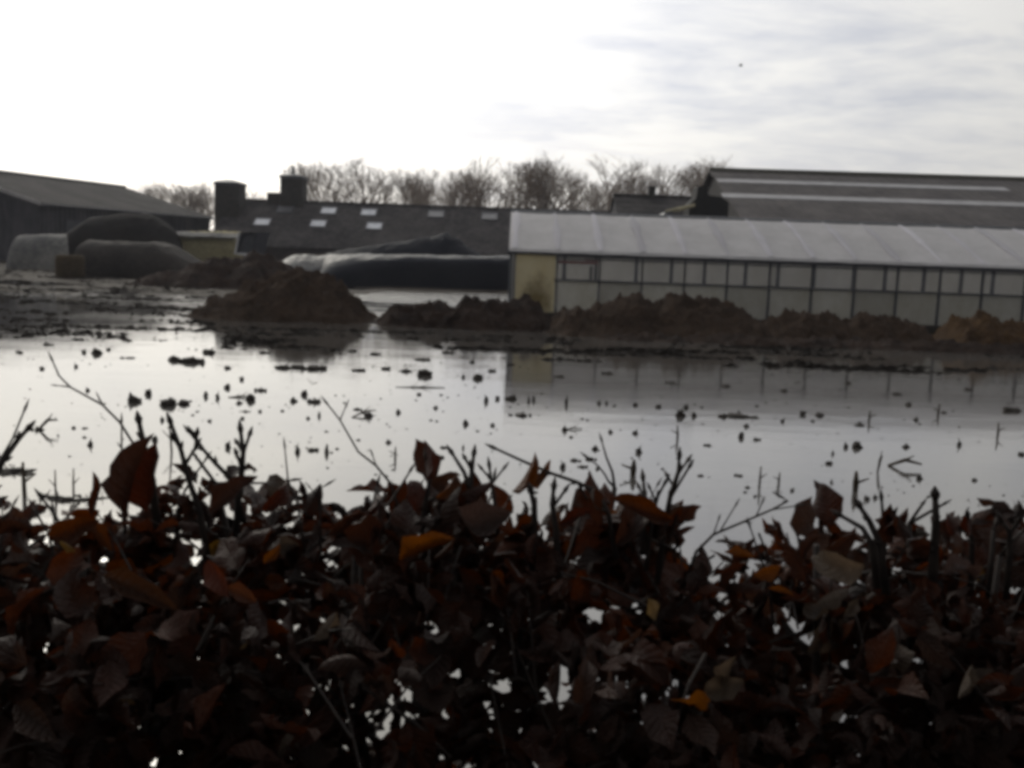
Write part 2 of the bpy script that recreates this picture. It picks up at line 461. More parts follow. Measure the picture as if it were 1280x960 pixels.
def part(mb, name, mat, parent, smooth=False):
    return mb.build(name, mat, parent, smooth)


YB = GY + 2 * GD
slope = Vector((0, GD, HR - HE)).normalized(); nrm = Vector((0, -slope.z, slope.y))


def roof_sheet(front):
    mb = MB(); rows = []
    nu, nv = NB * 8, 10
    for j in range(nv + 1):
        v = -0.06 + 1.06 * j / nv; row = []
        for i in range(nu + 1):
            x = gx0 - 0.12 + (gx1 - gx0 + 0.24) * i / nu
            ph = ((x - gx0 - 0.06) / bay) % 1
            sag = -0.05 * math.sin(math.pi * ph) * math.sin(math.pi * min(max(v, 0), 1)) + 0.012 * fbm(x * 1.4, v * 4, 2.0, 3)
            y = GY + GD * v if front else YB - GD * v
            z = HE + (HR - HE) * (1 - (1 - v) ** 1.18 if v < 1 else 1) + sag
            row.append((x, y, z + 0.05))
        rows.append(row)
    mb.grid(rows)
    return mb


part(roof_sheet(True), 'roof', M['roof_film'], gb, True)
part(roof_sheet(False), 'roof', M['roof_film'], gb, True)
mb = MB(); mb.tube([(gx0 - 0.14, GY + GD, HR + 0.06), (gx1 + 0.14, GY + GD, HR + 0.06)], [0.06, 0.06], 8)
part(mb, 'ridge_pole', M['steel'], gb)
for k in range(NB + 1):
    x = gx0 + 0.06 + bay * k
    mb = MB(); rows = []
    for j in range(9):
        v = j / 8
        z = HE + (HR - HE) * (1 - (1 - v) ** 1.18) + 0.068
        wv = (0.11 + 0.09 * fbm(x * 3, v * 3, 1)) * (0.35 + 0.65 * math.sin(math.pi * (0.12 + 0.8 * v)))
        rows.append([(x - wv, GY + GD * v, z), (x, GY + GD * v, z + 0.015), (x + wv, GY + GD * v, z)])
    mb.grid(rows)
    part(mb, 'roof_band', M['roof_band'], gb, True)  # strip over each rib, added to carry the painted glare of the film
mb = MB(); mb.quad_box(((gx0 + gx1) / 2, GY - 0.05, HE - 0.055), (gx1 - gx0) / 2 + 0.15, 0.06, 0.075)
part(mb, 'gutter', M['steel_dark'], gb)
mb = MB(); mb.quad_box(((gx0 + gx1) / 2, YB + 0.05, HE - 0.055), (gx1 - gx0) / 2 + 0.15, 0.06, 0.075)
part(mb, 'gutter', M['steel_dark'], gb)
HM = at(900, 357, GY).z
HU = at(900, 330, GY).z
for h, r_ in ((HM, 0.03), (HU, 0.018)):
    mb = MB(); mb.quad_box(((gx0 + gx1) / 2 + bay / 2, GY - 0.03, h), (gx1 - gx0) / 2 - bay / 2, 0.025, r_)
    part(mb, 'rail', M['steel_dark'], gb)
mb = MB(); mb.quad_box(((gx0 + gx1) / 2, GY + 0.02, 0.05), (gx1 - gx0) / 2, 0.07, 0.2)
part(mb, 'plinth', M['chimney'], gb)
for k in range(NB + 1):
    x = gx0 + 0.06 + bay * k
    mb = MB(); mb.quad_box((x, GY - 0.005, (HE - 0.13) / 2), 0.027, 0.045, (HE - 0.13) / 2)
    part(mb, 'post', M['steel_dark'], gb)
    if k < NB:
        if k == 0:
            mb = MB(); mb.quad_box((x + bay / 2, GY + 0.0, HE / 2 + 0.06), bay / 2 - 0.04, 0.02, HE / 2 - 0.19)
            part(mb, 'board', M['trim'], gb)
        else:
            mb = MB(); mb.quad_box((x + bay / 2, GY + 0.004, (0.25 + HM) / 2), bay / 2 - 0.04, 0.004, (HM - 0.25) / 2 - 0.02)
            part(mb, 'lower_pane', M['wall_film'], gb)
            mb = MB(); mb.quad_box((x + bay / 2, GY + 0.004, (HE - 0.13 + HM) / 2), bay / 2 - 0.04, 0.004, (HE - 0.13 - HM) / 2 - 0.02)
            part(mb, 'upper_pane', M['clear_film'], gb)
bmt = film_mat('yellowed_sheet', (0.93, 0.87, 0.66), 0.5, 0.0, 0.03, 0.5, (0.74, 0.62, 0.36))
t = NT(bmt.node_tree); hvn = next(n for n in t.n if n.type == 'HUE_SAT'); src = hvn.inputs['Color'].links[0].from_socket
geo = t.new('ShaderNodeTexCoord').outputs['Object']
ds = t.new('ShaderNodeVectorMath', operation='DISTANCE')
t.l.new(t.scale(geo, (1.0, 0.0, 0.62)), ds.inputs[0]); ds.inputs[1].default_value = (gx0 + 0.06 + bay * 0.54, 0, 0.62 * 0.62)
fz = t.math('ADD', ds.outputs['Value'], t.math('MULTIPLY', t.math('SUBTRACT', t.noise(geo, 2.6, 6, 0.7), 0.5), 0.9))
t.set(hvn.inputs['Color'], t.mix(t.mapr(fz, 0.15, 0.55, 0.85, 0.0), src, (0.30, 0.22, 0.08)))
for o_ in bpy.data.objects:
    if o_.name == 'board': o_.data.materials[0] = bmt
# far wall
mb = MB(); mb.quad_box(((gx0 + gx1) / 2, YB, HE / 2), (gx1 - gx0) / 2, 0.01, HE / 2 - 0.08)
part(mb, 'back_wall', M['far_film'], gb)
for k in range(int((gx1 - gx0) / 1.36)):
    x = gx0 + 0.5 + 1.36 * k + 0.1 * math.sin(k * 2.3)
    mb = MB(); mb.quad_box((x, YB - 0.06, HE / 2), 0.06, 0.045, HE / 2 - 0.02)
    part(mb, 'post', M['steel_dark'], gb)
mb = MB(); mb.quad_box(((gx0 + gx1) / 2, YB - 0.08, 1.05), (gx1 - gx0) / 2 - 0.1, 0.03, 0.05)
part(mb, 'rail', M['steel_dark'], gb)
for xe, s in ((gx0, -1), (gx1, 1)):
    mb = MB()
    prof = [(xe, GY + 0.1, 0.1), (xe, YB - 0.1, 0.1), (xe, YB - 0.1, HE - 0.05)]
    for j in range(7):
        v = j / 6
        prof.append((xe, YB - 0.1 - (GD - 0.1) * v, HE - 0.05 + (HR - HE) * (1 - (1 - v) ** 1.18)))
    for j in range(5, -1, -1):
        v = j / 6
        prof.append((xe, GY + 0.1 + (GD - 0.1) * v, HE - 0.05 + (HR - HE) * (1 - (1 - v) ** 1.18)))
    mb.prism(prof, (0.01, 0, 0)); part(mb, 'gable', M['far_film'], gb)
    for yy in (GY + 0.05, GY + GD * 0.66, GY + GD * 1.33, YB - 0.05):
        v = 1 - abs(yy - GY - GD) / GD
        mb = MB(); mb.quad_box((xe + 0.06 * s, yy, (HE + (HR - HE) * v) / 2 - 0.05), 0.04, 0.04, (HE + (HR - HE) * v) / 2 - 0.03)
        part(mb, 'post', M['steel'], gb)

# red cart kept inside
rc = at(722, 329, YB - 1.2)
cart = empty('cart', (rc.x, rc.y, 0.1), 'small red cart seen through the upper greenhouse panes beside the tan board', 'cart')
mb = MB(); mb.quad_box((rc.x, rc.y, rc.z + 0.03), 0.72, 0.35, 0.06); mb.quad_box((rc.x + 0.5, rc.y, rc.z + 0.14), 0.25, 0.3, 0.04)
mb.build('body', M['red'], cart)
for sx in (-0.5, 0.5):
    for sy in (-0.3, 0.3):
        mb = MB(); mb.quad_box((rc.x + sx, rc.y + sy, (rc.z + 0.12) / 2), 0.03, 0.03, (rc.z - 0.3) / 2)
        mb.build('leg', M['steel_dark'], cart)
        mb = MB(); mb.tube([(rc.x + sx, rc.y + sy - 0.05, 0.28), (rc.x + sx, rc.y + sy + 0.05, 0.28)], [0.17, 0.17], 14)
        mb.build('wheel', M['rubber'], cart)

# ------------------------------------------------------------------ pitched buildings
def gable_building(b, e0, e1, w_half, he, hr, roof_m, wall_m, over=0.25, ridge_m=None, trim_m=None):
    """e0, e1: the two ground corners of the visible long wall; the house lies behind (left of e1->e0)"""
    e0 = Vector((e0[0], e0[1], 0)); e1 = Vector((e1[0], e1[1], 0))
    d = (e1 - e0).normalized(); q = Vector((-d.y, d.x, 0)); L = (e1 - e0).length
    Z = Vector((0, 0, 1)); zb = -0.3
    a = e0; c = e0 + q * (2 * w_half)
    mb = MB()
    mb.prism([a + Z * zb, c + Z * zb, c + Z * he, e0 + q * w_half + Z * (hr - 0.02), a + Z * he], d * L)
    wl = mb.build('wall', wall_m, b)
    sl = (hr - he) / w_half
    def rp(u, v):   # u along, v 0 at wall line to 1 at the ridge
        return e0 + d * u + q * (w_half * v) + Z * (he + (hr - he) * v)
    roofs = []
    for side in (0, 1):
        mb = MB()
        def pt(u, v, lift):
            p = rp(u, v)
            if side:
                p = p + q * (2 * w_half * (1 - v))
            return p + Z * lift
        v0 = -over / w_half
        poly = [pt(-over, v0, 0.03), pt(L + over, v0, 0.03), pt(L + over, 1, 0.03), pt(-over, 1, 0.03)]
        mb.prism(poly, Z * 0.09)
        roofs.append(mb.build('roof', roof_m, b))
    mb = MB(); p0 = rp(-over, 1) + Z * 0.13; p1 = rp(L + over, 1) + Z * 0.13
    mb.tube([p0, p1], [0.16, 0.16], 8); mb.build('ridge_cap', ridge_m or roof_m, roofs[0])
    mb = MB(); p0 = rp(-over, -over / w_half) + Z * 0.0; p1 = rp(L + over, -over / w_half)
    off = -q * 0.07
    mb.tube([p0 + off, p1 + off], [0.08, 0.08], 8); mb.build('gutter', trim_m or roof_m, b)
    return rp, d, q, roofs, L


# left blue shed
s0 = at(52, 300, 75); s1 = at(262, 300, 97)
sh = empty('shed', ((s0.x + s1.x) / 2 - 8, (s0.y + s1.y) / 2 + 3, 0), 'long dark blue farm shed with a pale verge behind the silage mounds', 'shed')
hes = at(52, 254, 75).z
rp, d, q, roofs, L = gable_building(sh, (s0.x, s0.y), (s1.x, s1.y), 10.0, hes, 7.5, M['shed_roof'], M['shed_wall'], 0.3, None, M['steel_dark'])
mb = MB()
a_, b_ = rp(-0.36, -0.03), rp(-0.36, 1.0)
mb.prism([a_ + Vector((0, 0, -0.12)), b_ + Vector((0, 0, -0.12)), b_ + Vector((0, 0, 0.16)), a_ + Vector((0, 0, 0.16))], d * 0.05)
mb.build('verge_board', M['trim'], sh)
for u, wd, hh in ((4.5, 1.9, 3.6), (14.0, 1.9, 3.6)):
    c = rp(u, 0); mb = MB()
    rot = Matrix((d, q, Vector((0, 0, 1)))).transposed()
    mb.quad_box((c.x - q.x * 0.03, c.y - q.y * 0.03, hh / 2), wd, 0.04, hh / 2, rot)
    mb.build('door', M['steel_dark'], sh)

# middle barn
m0 = at(262, 300, 88); m1 = at(790, 320, 88)
bn = empty('barn', ((m0.x + m1.x) / 2, 95, 0), 'long low barn with a dark roof, pale skylights and two brick chimneys', 'barn')
heb = at(400, 309, 88).z; hrb = at(460, 257, 95.5).z
rp, d, q, roofs, L = gable_building(bn, (m0.x, m0.y), (m1.x, m1.y), 7.5, heb, hrb, M['barn_roof'], M['barn_wall'], 0.25)
rotR = Matrix((d, (q * 7.5 + Vector((0, 0, hrb - heb))).normalized(), d.cross((q * 7.5 + Vector((0, 0, hrb - heb))).normalized()))).transposed()


def roof_px(px, py, rp, L, w_half):
    """roof surface parameters under a place of the photograph"""
    best = None
    o0 = rp(0, 0); ux = rp(1, 0) - o0; vx = rp(0, 1) - o0
    n = ux.cross(vx); dr = ray(px, py)
    t_ = (o0 - EYE).dot(n) / dr.dot(n); p = EYE + dr * t_
    return p, (p - o0).dot(ux) / ux.length_squared


for px, py, dim in ((357, 263, 1), (411, 265, 0), (461, 267, 0), (328, 279, 0), (398, 281, 0), (468, 284, 0), (545, 269, 1), (612, 272, 1)):
    p, u = roof_px(px, py, rp, L, 7.5)
    mb = MB(); mb.quad_box(p + rotR @ Vector((0, 0, 0.12)), 0.68, 0.62, 0.03, rotR)
    fr = mb.build('skylight', M['skylight_dim' if dim else 'skylight'], roofs[0])
    mb = MB()
    for sx in (-1, 1): mb.quad_box(p + rotR @ Vector((0.72 * sx, 0, 0.13)), 0.05, 0.72, 0.07, rotR)
    for sy in (-1, 1): mb.quad_box(p + rotR @ Vector((0, 0.67 * sy, 0.13)), 0.66, 0.05, 0.07, rotR)
    mb.build('skylight_frame', M['steel_dark'], roofs[0])


def chimney(px0, px1, ytop, Y, zb, parent):
    a = at(px0, ytop, Y); b = at(px1, ytop, Y); c = (a + b) / 2; w_ = (b.x - a.x) / 2
    mb = MB(); mb.quad_box((c.x, Y, (zb + c.z) / 2 - 0.1), w_ * 0.95, w_ * 0.95, (c.z - zb) / 2 - 0.1)
    ch = mb.build('chimney', M['chimney'], parent)
    mb = MB(); rr = []
    for z_, s_ in ((-0.22, 1.0), (0.0, 1.03), (0.12, 0.8), (0.30, 0.25)):
        rr.append([(c.x + w_ * s_ * i, Y + w_ * s_ * j, c.z + z_) for i, j in ((-1, -1), (1, -1), (1, 1), (-1, 1))])
    mb.grid(rr, True); b0 = len(mb.v); mb.f.append((b0 - 4, b0 - 3, b0 - 2, b0 - 1)); mb.f.append((3, 2, 1, 0))
    mb.build('cap', M['steel_dark'], ch)
    return c, w_


chimney(272, 304, 229, 93.5, 0, bn)
c, w_ = chimney(353, 382, 221, 95.6, 5.5, bn)
mb = MB(); mb.tube([(c.x - 0.1, 95.6, c.z + 0.2), (c.x - 0.1, 95.6, c.z + 1.0)], [0.16, 0.16], 8); mb.build('flue', M['steel_dark'], bn)
a = at(336, 241, 95.6); b = at(352, 241, 95.6)
mb = MB(); mb.quad_box(((a.x + b.x) / 2, 95.6, a.z - 0.6), (b.x - a.x) / 2, 0.7, 0.6); mb.build('ridge_vent', M['chimney'], bn)

# right barn with roof light strips
b0_ = at(932, 300, 50.5); b1_ = at(932, 300, 50.5); b1_ = Vector((b0_.x + 34, b0_.y - 1.6, 0))
bb = empty('barn', (b0_.x + 17, 60, 0), 'large grey roofed barn with two pale rooflight strips, rising behind the greenhouse', 'barn')
hr_big = at(872, 214, 62.4).z
rp2, d2, q2, roofs2, L2 = gable_building(bb, (b0_.x, b0_.y), (b1_.x, b1_.y), 12.0, 4.3, hr_big, M['big_roof'], M['dark_board'], 0.35, M['ridge'], M['steel_dark'])
mb = MB(); poly = [rp2(-0.3, 0.955), rp2(L2 + 0.3, 0.955), rp2(L2 + 0.3, 1.0), rp2(-0.3, 1.0)]
mb.prism([p + Vector((0, 0, 0.128)) for p in poly], (0, 0, 0.05)); mb.build('ridge_band', M['ridge'], roofs2[0])
for (xa, ya), (xb, yb), th in (((897, 229), (1258, 239), 0.040), ((903, 248), (1300, 259), 0.042)):
    pa, ua = roof_px(xa, ya, rp2, L2, 12); pb, ub = roof_px(xb, yb, rp2, L2, 12)
    va = (pa.z - 4.3) / (hr_big - 4.3); vb = (pb.z - 4.3) / (hr_big - 4.3); v = (va + vb) / 2
    mb = MB(); mb.prism([rp2(ua, v - th) + Vector((0, 0, 0.124)), rp2(ub, v - th) + Vector((0, 0, 0.124)), rp2(ub, v + th) + Vector((0, 0, 0.124)), rp2(ua, v + th) + Vector((0, 0, 0.124))], (0, 0, 0.03))
    mb.build('rooflight', M['rooflight'], roofs2[0])

# small dark outbuilding
o0_ = at(772, 300, 72); o1_ = at(893, 300, 72)
ob_ = empty('outbuilding', ((o0_.x + o1_.x) / 2, 75, 0), 'small dark outbuilding with a stubby flue between the bare trees and the greenhouse roof', 'outbuilding')
rp3, d3, q3, r3, L3 = gable_building(ob_, (o0_.x, o0_.y), (o1_.x, o1_.y), 3.4, at(820, 268, 72).z, at(820, 248, 75.4).z, M['shed_roof'], M['shed_wall'], 0.15)
p = at(815, 235, 75.4)
mb = MB(); mb.quad_box((p.x, 75.4, p.z - 0.6), 0.26, 0.26, 0.6); mb.quad_box((p.x, 75.4, p.z + 0.06), 0.32, 0.32, 0.05); mb.build('chimney', M['chimney'], r3[0])

# loader behind the greenhouse
lp = at(876, 255, 44)
ld = empty('loader', (lp.x, 44, 0.1), 'dark loader with a worn yellow arm, parked behind the greenhouse roof', 'loader')
mb = MB()
mb.prism([(lp.x - 0.5, 43.3, 1.7), (lp.x + 1.2, 43.3, 1.7), (lp.x + 1.1, 43.3, lp.z + 0.05), (lp.x + 0.75, 43.3, lp.z + 0.3), (lp.x + 0.2, 43.3, lp.z + 0.35), (lp.x + 0.05, 43.3, lp.z + 0.75), (lp.x - 0.3, 43.3, lp.z + 0.72), (lp.x - 0.35, 43.3, lp.z + 0.2), (lp.x - 0.65, 43.3, lp.z - 0.05)], (0, 1.4, 0))
mb.build('cab', M['rubber'], ld)
mb = MB(); mb.quad_box((lp.x + 0.6, 44, 1.25), 1.7, 0.7, 0.5); mb.build('body', M['steel_dark'], ld)
a = at(836, 263, 43.2); b = at(868, 257, 43.2)
mb = MB()
mb.tube([(a.x - 0.15, 43.1, a.z - 0.05), (a.x + 0.4, 43.1, a.z + 0.05), (b.x, 43.1, b.z + 0.02)], [0.05, 0.11, 0.07], 6); mb.build('arm', M['yellow'], ld)
mb = MB(); mb.prism([(a.x - 0.9, 42.7, a.z - 0.9), (a.x + 0.1, 42.7, a.z - 0.9), (a.x + 0.1, 42.7, a.z - 0.05), (a.x - 0.2, 42.7, a.z - 0.1)], (0, 1.6, 0)); mb.build('bucket', M['steel_dark'], ld)
for sx in (-0.5, 1.7):
    for sy in (-0.85, 0.85):
        mb = MB(); mb.tube([(lp.x + sx, 44 + sy - 0.2, 0.65), (lp.x + sx, 44 + sy + 0.2, 0.65)], [0.6, 0.6], 18); mb.build('wheel', M['rubber'], ld)
# dark crumpled sheet heap next to it
# ------------------------------------------------------------------ silage mounds
def loaf(name, label, pts, Y, depth, mat, seed=0, end=0.35, wr=0.06, cat='silage mound', group='sheeted silage mounds in the yard', flat=2.6, zb=-0.1, parent=None, res=0.10, flat0=None):
    cr = [at(px, py, Y) for px, py in pts]
    x0, x1 = cr[0].x, cr[-1].x; n = max(20, int((x1 - x0) / res)); k = 40
    cx = [c.x for c in cr]; cz = [max(c.z, 0.02) for c in cr]
    rows = []
    for i in range(n + 1):
        u = i / n; x = x0 + (x1 - x0) * u
        h = float(np.interp(x, cx, cz))
        e = min(1, max(0.0, 1 - max(0, 1 - u * (x1 - x0) / end) ** 2) ** 0.5) * min(1, max(0.0, 1 - max(0, 1 - (1 - u) * (x1 - x0) / end) ** 2) ** 0.5)
        row = []
        fl = flat if flat0 is None else flat0 + (flat - flat0) * min(1, max(0, (u - 0.2) / 0.35)); ww = wr if flat0 is None else wr * (1.6 - 1.1 * min(1, u / 0.5))
        for j in range(k + 1):
            t_ = math.pi * j / k
            cc, ss = math.cos(t_), math.sin(t_)
            yy = -math.copysign(abs(cc) ** (2 / fl), cc) * depth / 2 * (0.55 + 0.45 * e)
            zz = abs(ss) ** (2 / fl) * (h - zb) * e
            w_ = ww * fbm(x * 1.1 + seed, yy * 1.2 + zz * 2.2, seed, 4, 0.6)
            w_ += 0.07 * (0.5 - abs(mnoise.noise((x * 0.8 + seed, yy * 0.9 + zz * 1.6, seed + 2.5)))) * min(1.0, zz * 1.5) + 0.03 * (0.4 - abs(mnoise.noise((x * 2.1 - zz, zz * 1.1 + seed, seed + 6.1))))
            row.append((x + w_ * 0.6, Y + yy * (1 + w_ * 0.3) + w_, zb + zz * (1 + w_ * 0.5)))
        rows.append(row)
    mb = MB(); mb.grid(rows)
    mb.f.append(tuple(range(k + 1))); q_ = len(mb.v); mb.f.append(tuple(range(q_ - k - 1, q_))[::-1])
    o = mb.build(name, mat, parent, True, origin=((x0 + x1) / 2, Y, 0))
    if parent is None: tag(o, label, cat, group)
    return o


loaf('silage_clamp', 'long flat black sheeted silage clamp beside the greenhouse corner', [(338, 326), (356, 320), (420, 318.5), (500, 319), (560, 320), (640, 321), (700, 324)], 55, 6, M['blackplastic'], 1, 1.6, 0.09, flat=8.0, flat0=1.4)
loaf('silage_mound', 'black sheeted mound rising to a point behind the flat black clamp', [(392, 321), (430, 313), (470, 307), (515, 300), (540, 297), (556, 292), (570, 299), (592, 314), (612, 322)], 62, 5, M['matsheet'], 3, 1.0, 0.12, flat=2.0)
loaf('silage_mound', 'big dark arched mound under a dull sheet, before the blue shed', [(88, 300), (104, 283), (120, 273), (150, 268.5), (178, 268), (196, 274), (208, 284), (220, 306)], 62, 6.5, M['darkplastic'], 4, 0.6, 0.05, flat=2.4)
loaf('silage_mound', 'brown grey sheeted mound with one sloping end before the arched mound', [(103, 310), (112, 301), (150, 302), (200, 303), (216, 308), (240, 322), (258, 336)], 54, 4.5, M['brownplastic'], 5, 0.5, 0.05, flat=2.6)
loaf('silage_bag', 'pale grey rounded silage bag lying in front of the blue shed', [(14, 302), (24, 295), (60, 293), (84, 293), (100, 298), (106, 308)], 60, 2.6, M['greyplastic'], 6, 0.6, 0.035, 'silage bag', flat=2.2)
loaf('straw_stack', 'olive straw stack with a pale cover, left of the tilted skip', [(216, 300), (228, 291), (260, 290), (300, 290.5), (308, 300)], 66, 4, M['straw'], 7, 0.4, 0.07, 'straw stack', flat=4.5)
bpy.data.objects['straw_stack']['_base'] = tuple(bpy.data.objects['straw_stack'].location)
st = bpy.data.objects['straw_stack']
ca = at(224, 290, 65); cb = at(304, 290.5, 65)
mb = MB(); rows = []
for j in range(7):
    v = j / 6; row = []
    for i in range(25):
        u = i / 24
        row.append((ca.x + (cb.x - ca.x) * u, 63.9 + 3.4 * v, ca.z + 0.04 - 0.25 * (1 if j == 0 else 0) - 0.06 * abs(2 * v - 1) ** 2 + 0.05 * fbm(u * 8, v * 3, 1, 3)))
    rows.append(row)
mb.grid(rows); mb.build('cover', M['greyplastic'], st, True)

# round bale
bp = gnd(88, 349)
bale = empty('round_bale', (bp.x, bp.y, 0), 'weathered brown round bale standing on the mud before the grey silage bag', 'bale')
prof = [(0.0, 0.60), (0.05, 0.66), (0.3, 0.69), (0.9, 0.69), (1.15, 0.67), (1.22, 0.60)]
mb = MB(); rows = []
for z_, r_ in [(-0.06, 0.58)] + prof:
    rows.append([(bp.x + (r_ + 0.02 * fbm(math.cos(2 * math.pi * k / 28) * 3, math.sin(2 * math.pi * k / 28) * 3, z_ * 4, 3)) * math.cos(2 * math.pi * k / 28), bp.y + r_ * math.sin(2 * math.pi * k / 28), z_) for k in range(28)])
mb.grid(rows, True); nq = len(mb.v); mb.f.append(tuple(range(nq - 28, nq))); mb.build('bale_body', M['straw_brown'], bale, True)
mb = MB()
for z_ in (0.3, 0.6, 0.9):
    rr = [(bp.x + 0.72 * math.cos(2 * math.pi * k / 28), bp.y + 0.72 * math.sin(2 * math.pi * k / 28)) for k in range(29)]
    mb.tube([(x, y, z_) for x, y in rr], [0.012] * 29, 4)
mb.build('twine', M['straw_brown'], bale)

# tilted skip
kp = at(311, 306, 52)
sk = empty('skip', (kp.x, 52, 0), 'tilted grey metal skip with a bright rim behind the lone brown heap', 'skip')
A = [at(303, 291, 52), at(326, 291, 52), at(318, 319, 52), at(298, 317, 52)]
mb = MB()
fr_ = [(p.x, 51.4, p.z) for p in A]
bk_ = [(p.x * 1.0 + 0.25, 53.0, p.z + 0.05) for p in A]
mb.v = fr_ + bk_ + [(p[0] * 0.9 + sum(q_[0] for q_ in fr_) / 40, 51.6, p[2] * 0.9 + sum(q_[2] for q_ in fr_) / 40) for p in fr_]
mb.f = [(0, 1, 5, 4), (1, 2, 6, 5), (2, 3, 7, 6), (3, 0, 4, 7), (4, 5, 6, 7), (8, 9, 10, 11)]
mb.build('body', M['steel_dark'], sk)
mb = MB(); mb.tube([fr_[0], fr_[3], fr_[2]], [0.05, 0.07, 0.09], 6); mb.build('rim', M['bright_metal'], sk)
mb = MB()
mb.quad_box((kp.x - 0.35, 52.2, 0.55), 0.06, 0.6, 0.7); mb.quad_box((kp.x + 0.35, 52.2, 0.6), 0.06, 0.6, 0.75); mb.build('stand', M['steel_dark'], sk)

# ------------------------------------------------------------------ bare trees
def tree_meshes(seed, H=15.0, spread=0.55, tb=0.28):
    rnd = random.Random(seed); crad = 0.22 + spread * 0.28
    tr, cr = MB(), MB()
    trunk_h = H * tb
    pts = [Vector((0, 0, -0.3)), Vector((rnd.uniform(-.1, .1), 0, trunk_h * 0.5)), Vector((rnd.uniform(-.2, .2), rnd.uniform(-.2, .2), trunk_h))]
    tr.tube(pts, [0.42, 0.33, 0.28], 8)

    def grow(p, dv, ln, r, lev):
        q = p; ps = [p]; rs = [r]
        n = 3 if lev < 4 else 2
        for i in range(n):
            dv = (dv + Vector((rnd.gauss(0, .16), rnd.gauss(0, .16), rnd.gauss(0.05, .1)))).normalized()
            q = q + dv * ln / n
            if lev > 1 and (math.hypot(q.x, q.y) / (H * crad)) ** 2 + ((q.z - H * 0.58) / (H * 0.42)) ** 2 > 1 + 0.35 * mnoise.noise(q * 0.5 + Vector((seed, 0, 0))): q = q - dv * ln / n * 0.7; ps.append(q); rs.append(r * 0.5); lev = 9; break
            ps.append(q); rs.append(r * (1 - 0.4 * (i + 1) / n))
        cr.tube(ps, rs, 5 if lev < 2 else 3, False)
        if lev >= 6: return
        kids = rnd.choice((2, 3, 3)) if lev < 5 else rnd.choice((5, 6))
        for k in range(kids):
            ax = dv.orthogonal().normalized(); ax.rotate(Matrix.Rotation(rnd.uniform(0, 6.28), 3, dv))
            nd = dv.copy(); nd.rotate(Matrix.Rotation(rnd.uniform(0.25, 0.62) * (1.1 if k else 0.5), 3, ax))
            nd = (nd + Vector((0, 0, 0.10))).normalized()
            pp = ps[-1] if k == 0 else ps[rnd.randint(max(1, n - 1), n)]
            grow(pp, nd, ln * rnd.uniform(0.68, 0.88), max(r * rnd.uniform(0.50, 0.64), 0.0125), lev + 1)

    top = pts[-1]
    for k in range(rnd.choice((3, 4, 5))):
        a = rnd.uniform(0, 6.28); el = rnd.uniform(0.55, 1.3)
        dv = Vector((math.cos(a) * math.cos(el) * spread * 2, math.sin(a) * math.cos(el) * spread * 2, math.sin(el))).normalized()
        grow(top - Vector((0, 0, rnd.uniform(0, trunk_h * 0.3))), dv, H * rnd.uniform(0.20, 0.26), 0.20, 1)
    return tr, cr


protos = []
for sd, sp, tb in ((3, 0.55, 0.22), (8, 0.5, 0.26), (21, 0.7, 0.18), (34, 0.42, 0.3), (47, 0.6, 0.2)):
    a, b = tree_meshes(sd, 15, sp, tb)
    t_ = a.build('trunk', M['treebark'], None, True); c_ = b.build('crown', M['treebark'], None)
    zs = np.array([v[2] for v in b.v]); protos.append((t_, c_, float(np.percentile(zs, 99.0))))
TREES = [  # px, top px, distance, width factor, label
    (192, 229, 150, 1.0, 'small bare tree rising over the blue shed roof end'),
    (214, 233, 158, 1.0, 'low bare tree in the gap next right of the tree over the shed roof'),
    (236, 234, 152, 0.9, 'low bare tree in the gap halfway between shed roof and brick chimney'),
    (258, 229, 150, 0.8, 'bare tree close to the left side of the taller brick chimney'),
    (322, 236, 150, 1.0, 'low bare tree in the gap between the two brick chimneys'),
    (398, 208, 140, 0.8, 'bare tree directly right of the chimney with the flue'),
    (432, 207, 136, 1.0, 'dense bare tree above the left skylights, second from the flue chimney'),
    (470, 205, 132, 1.1, 'broad bare tree with the dense top above the right skylights'),
    (502, 212, 138, 0.9, 'bare tree between the broad dense one and the lower thin row'),
    (532, 219, 144, 0.9, 'low thin bare tree, first of the lower row right of the skylights'),
    (562, 218, 140, 0.9, 'low thin bare tree above the pointed black silage mound'),
    (592, 213, 138, 0.9, 'bare tree with a narrow crown, left of the greenhouse end'),
    (622, 204, 132, 0.9, 'upright bare tree just above the greenhouse roof corner'),
    (654, 197, 128, 1.0, 'tall pale bare tree over the left end of the greenhouse ridge'),
    (690, 205, 128, 0.9, 'bare tree between the two tallest crowns over the greenhouse'),
    (737, 196, 122, 1.15, 'tallest spreading bare tree with a forked trunk over the greenhouse'),
    (782, 220, 136, 0.9, 'low bare tree above the dark outbuilding, right of the tallest tree'),
    (822, 208, 132, 0.9, 'bare tree behind the stubby flue of the dark outbuilding'),
    (856, 206, 130, 0.95, 'bare tree against the left end of the large barn ridge'),
    (902, 207, 140, 0.9, 'bare tree top barely showing above the large barn ridge'),
]
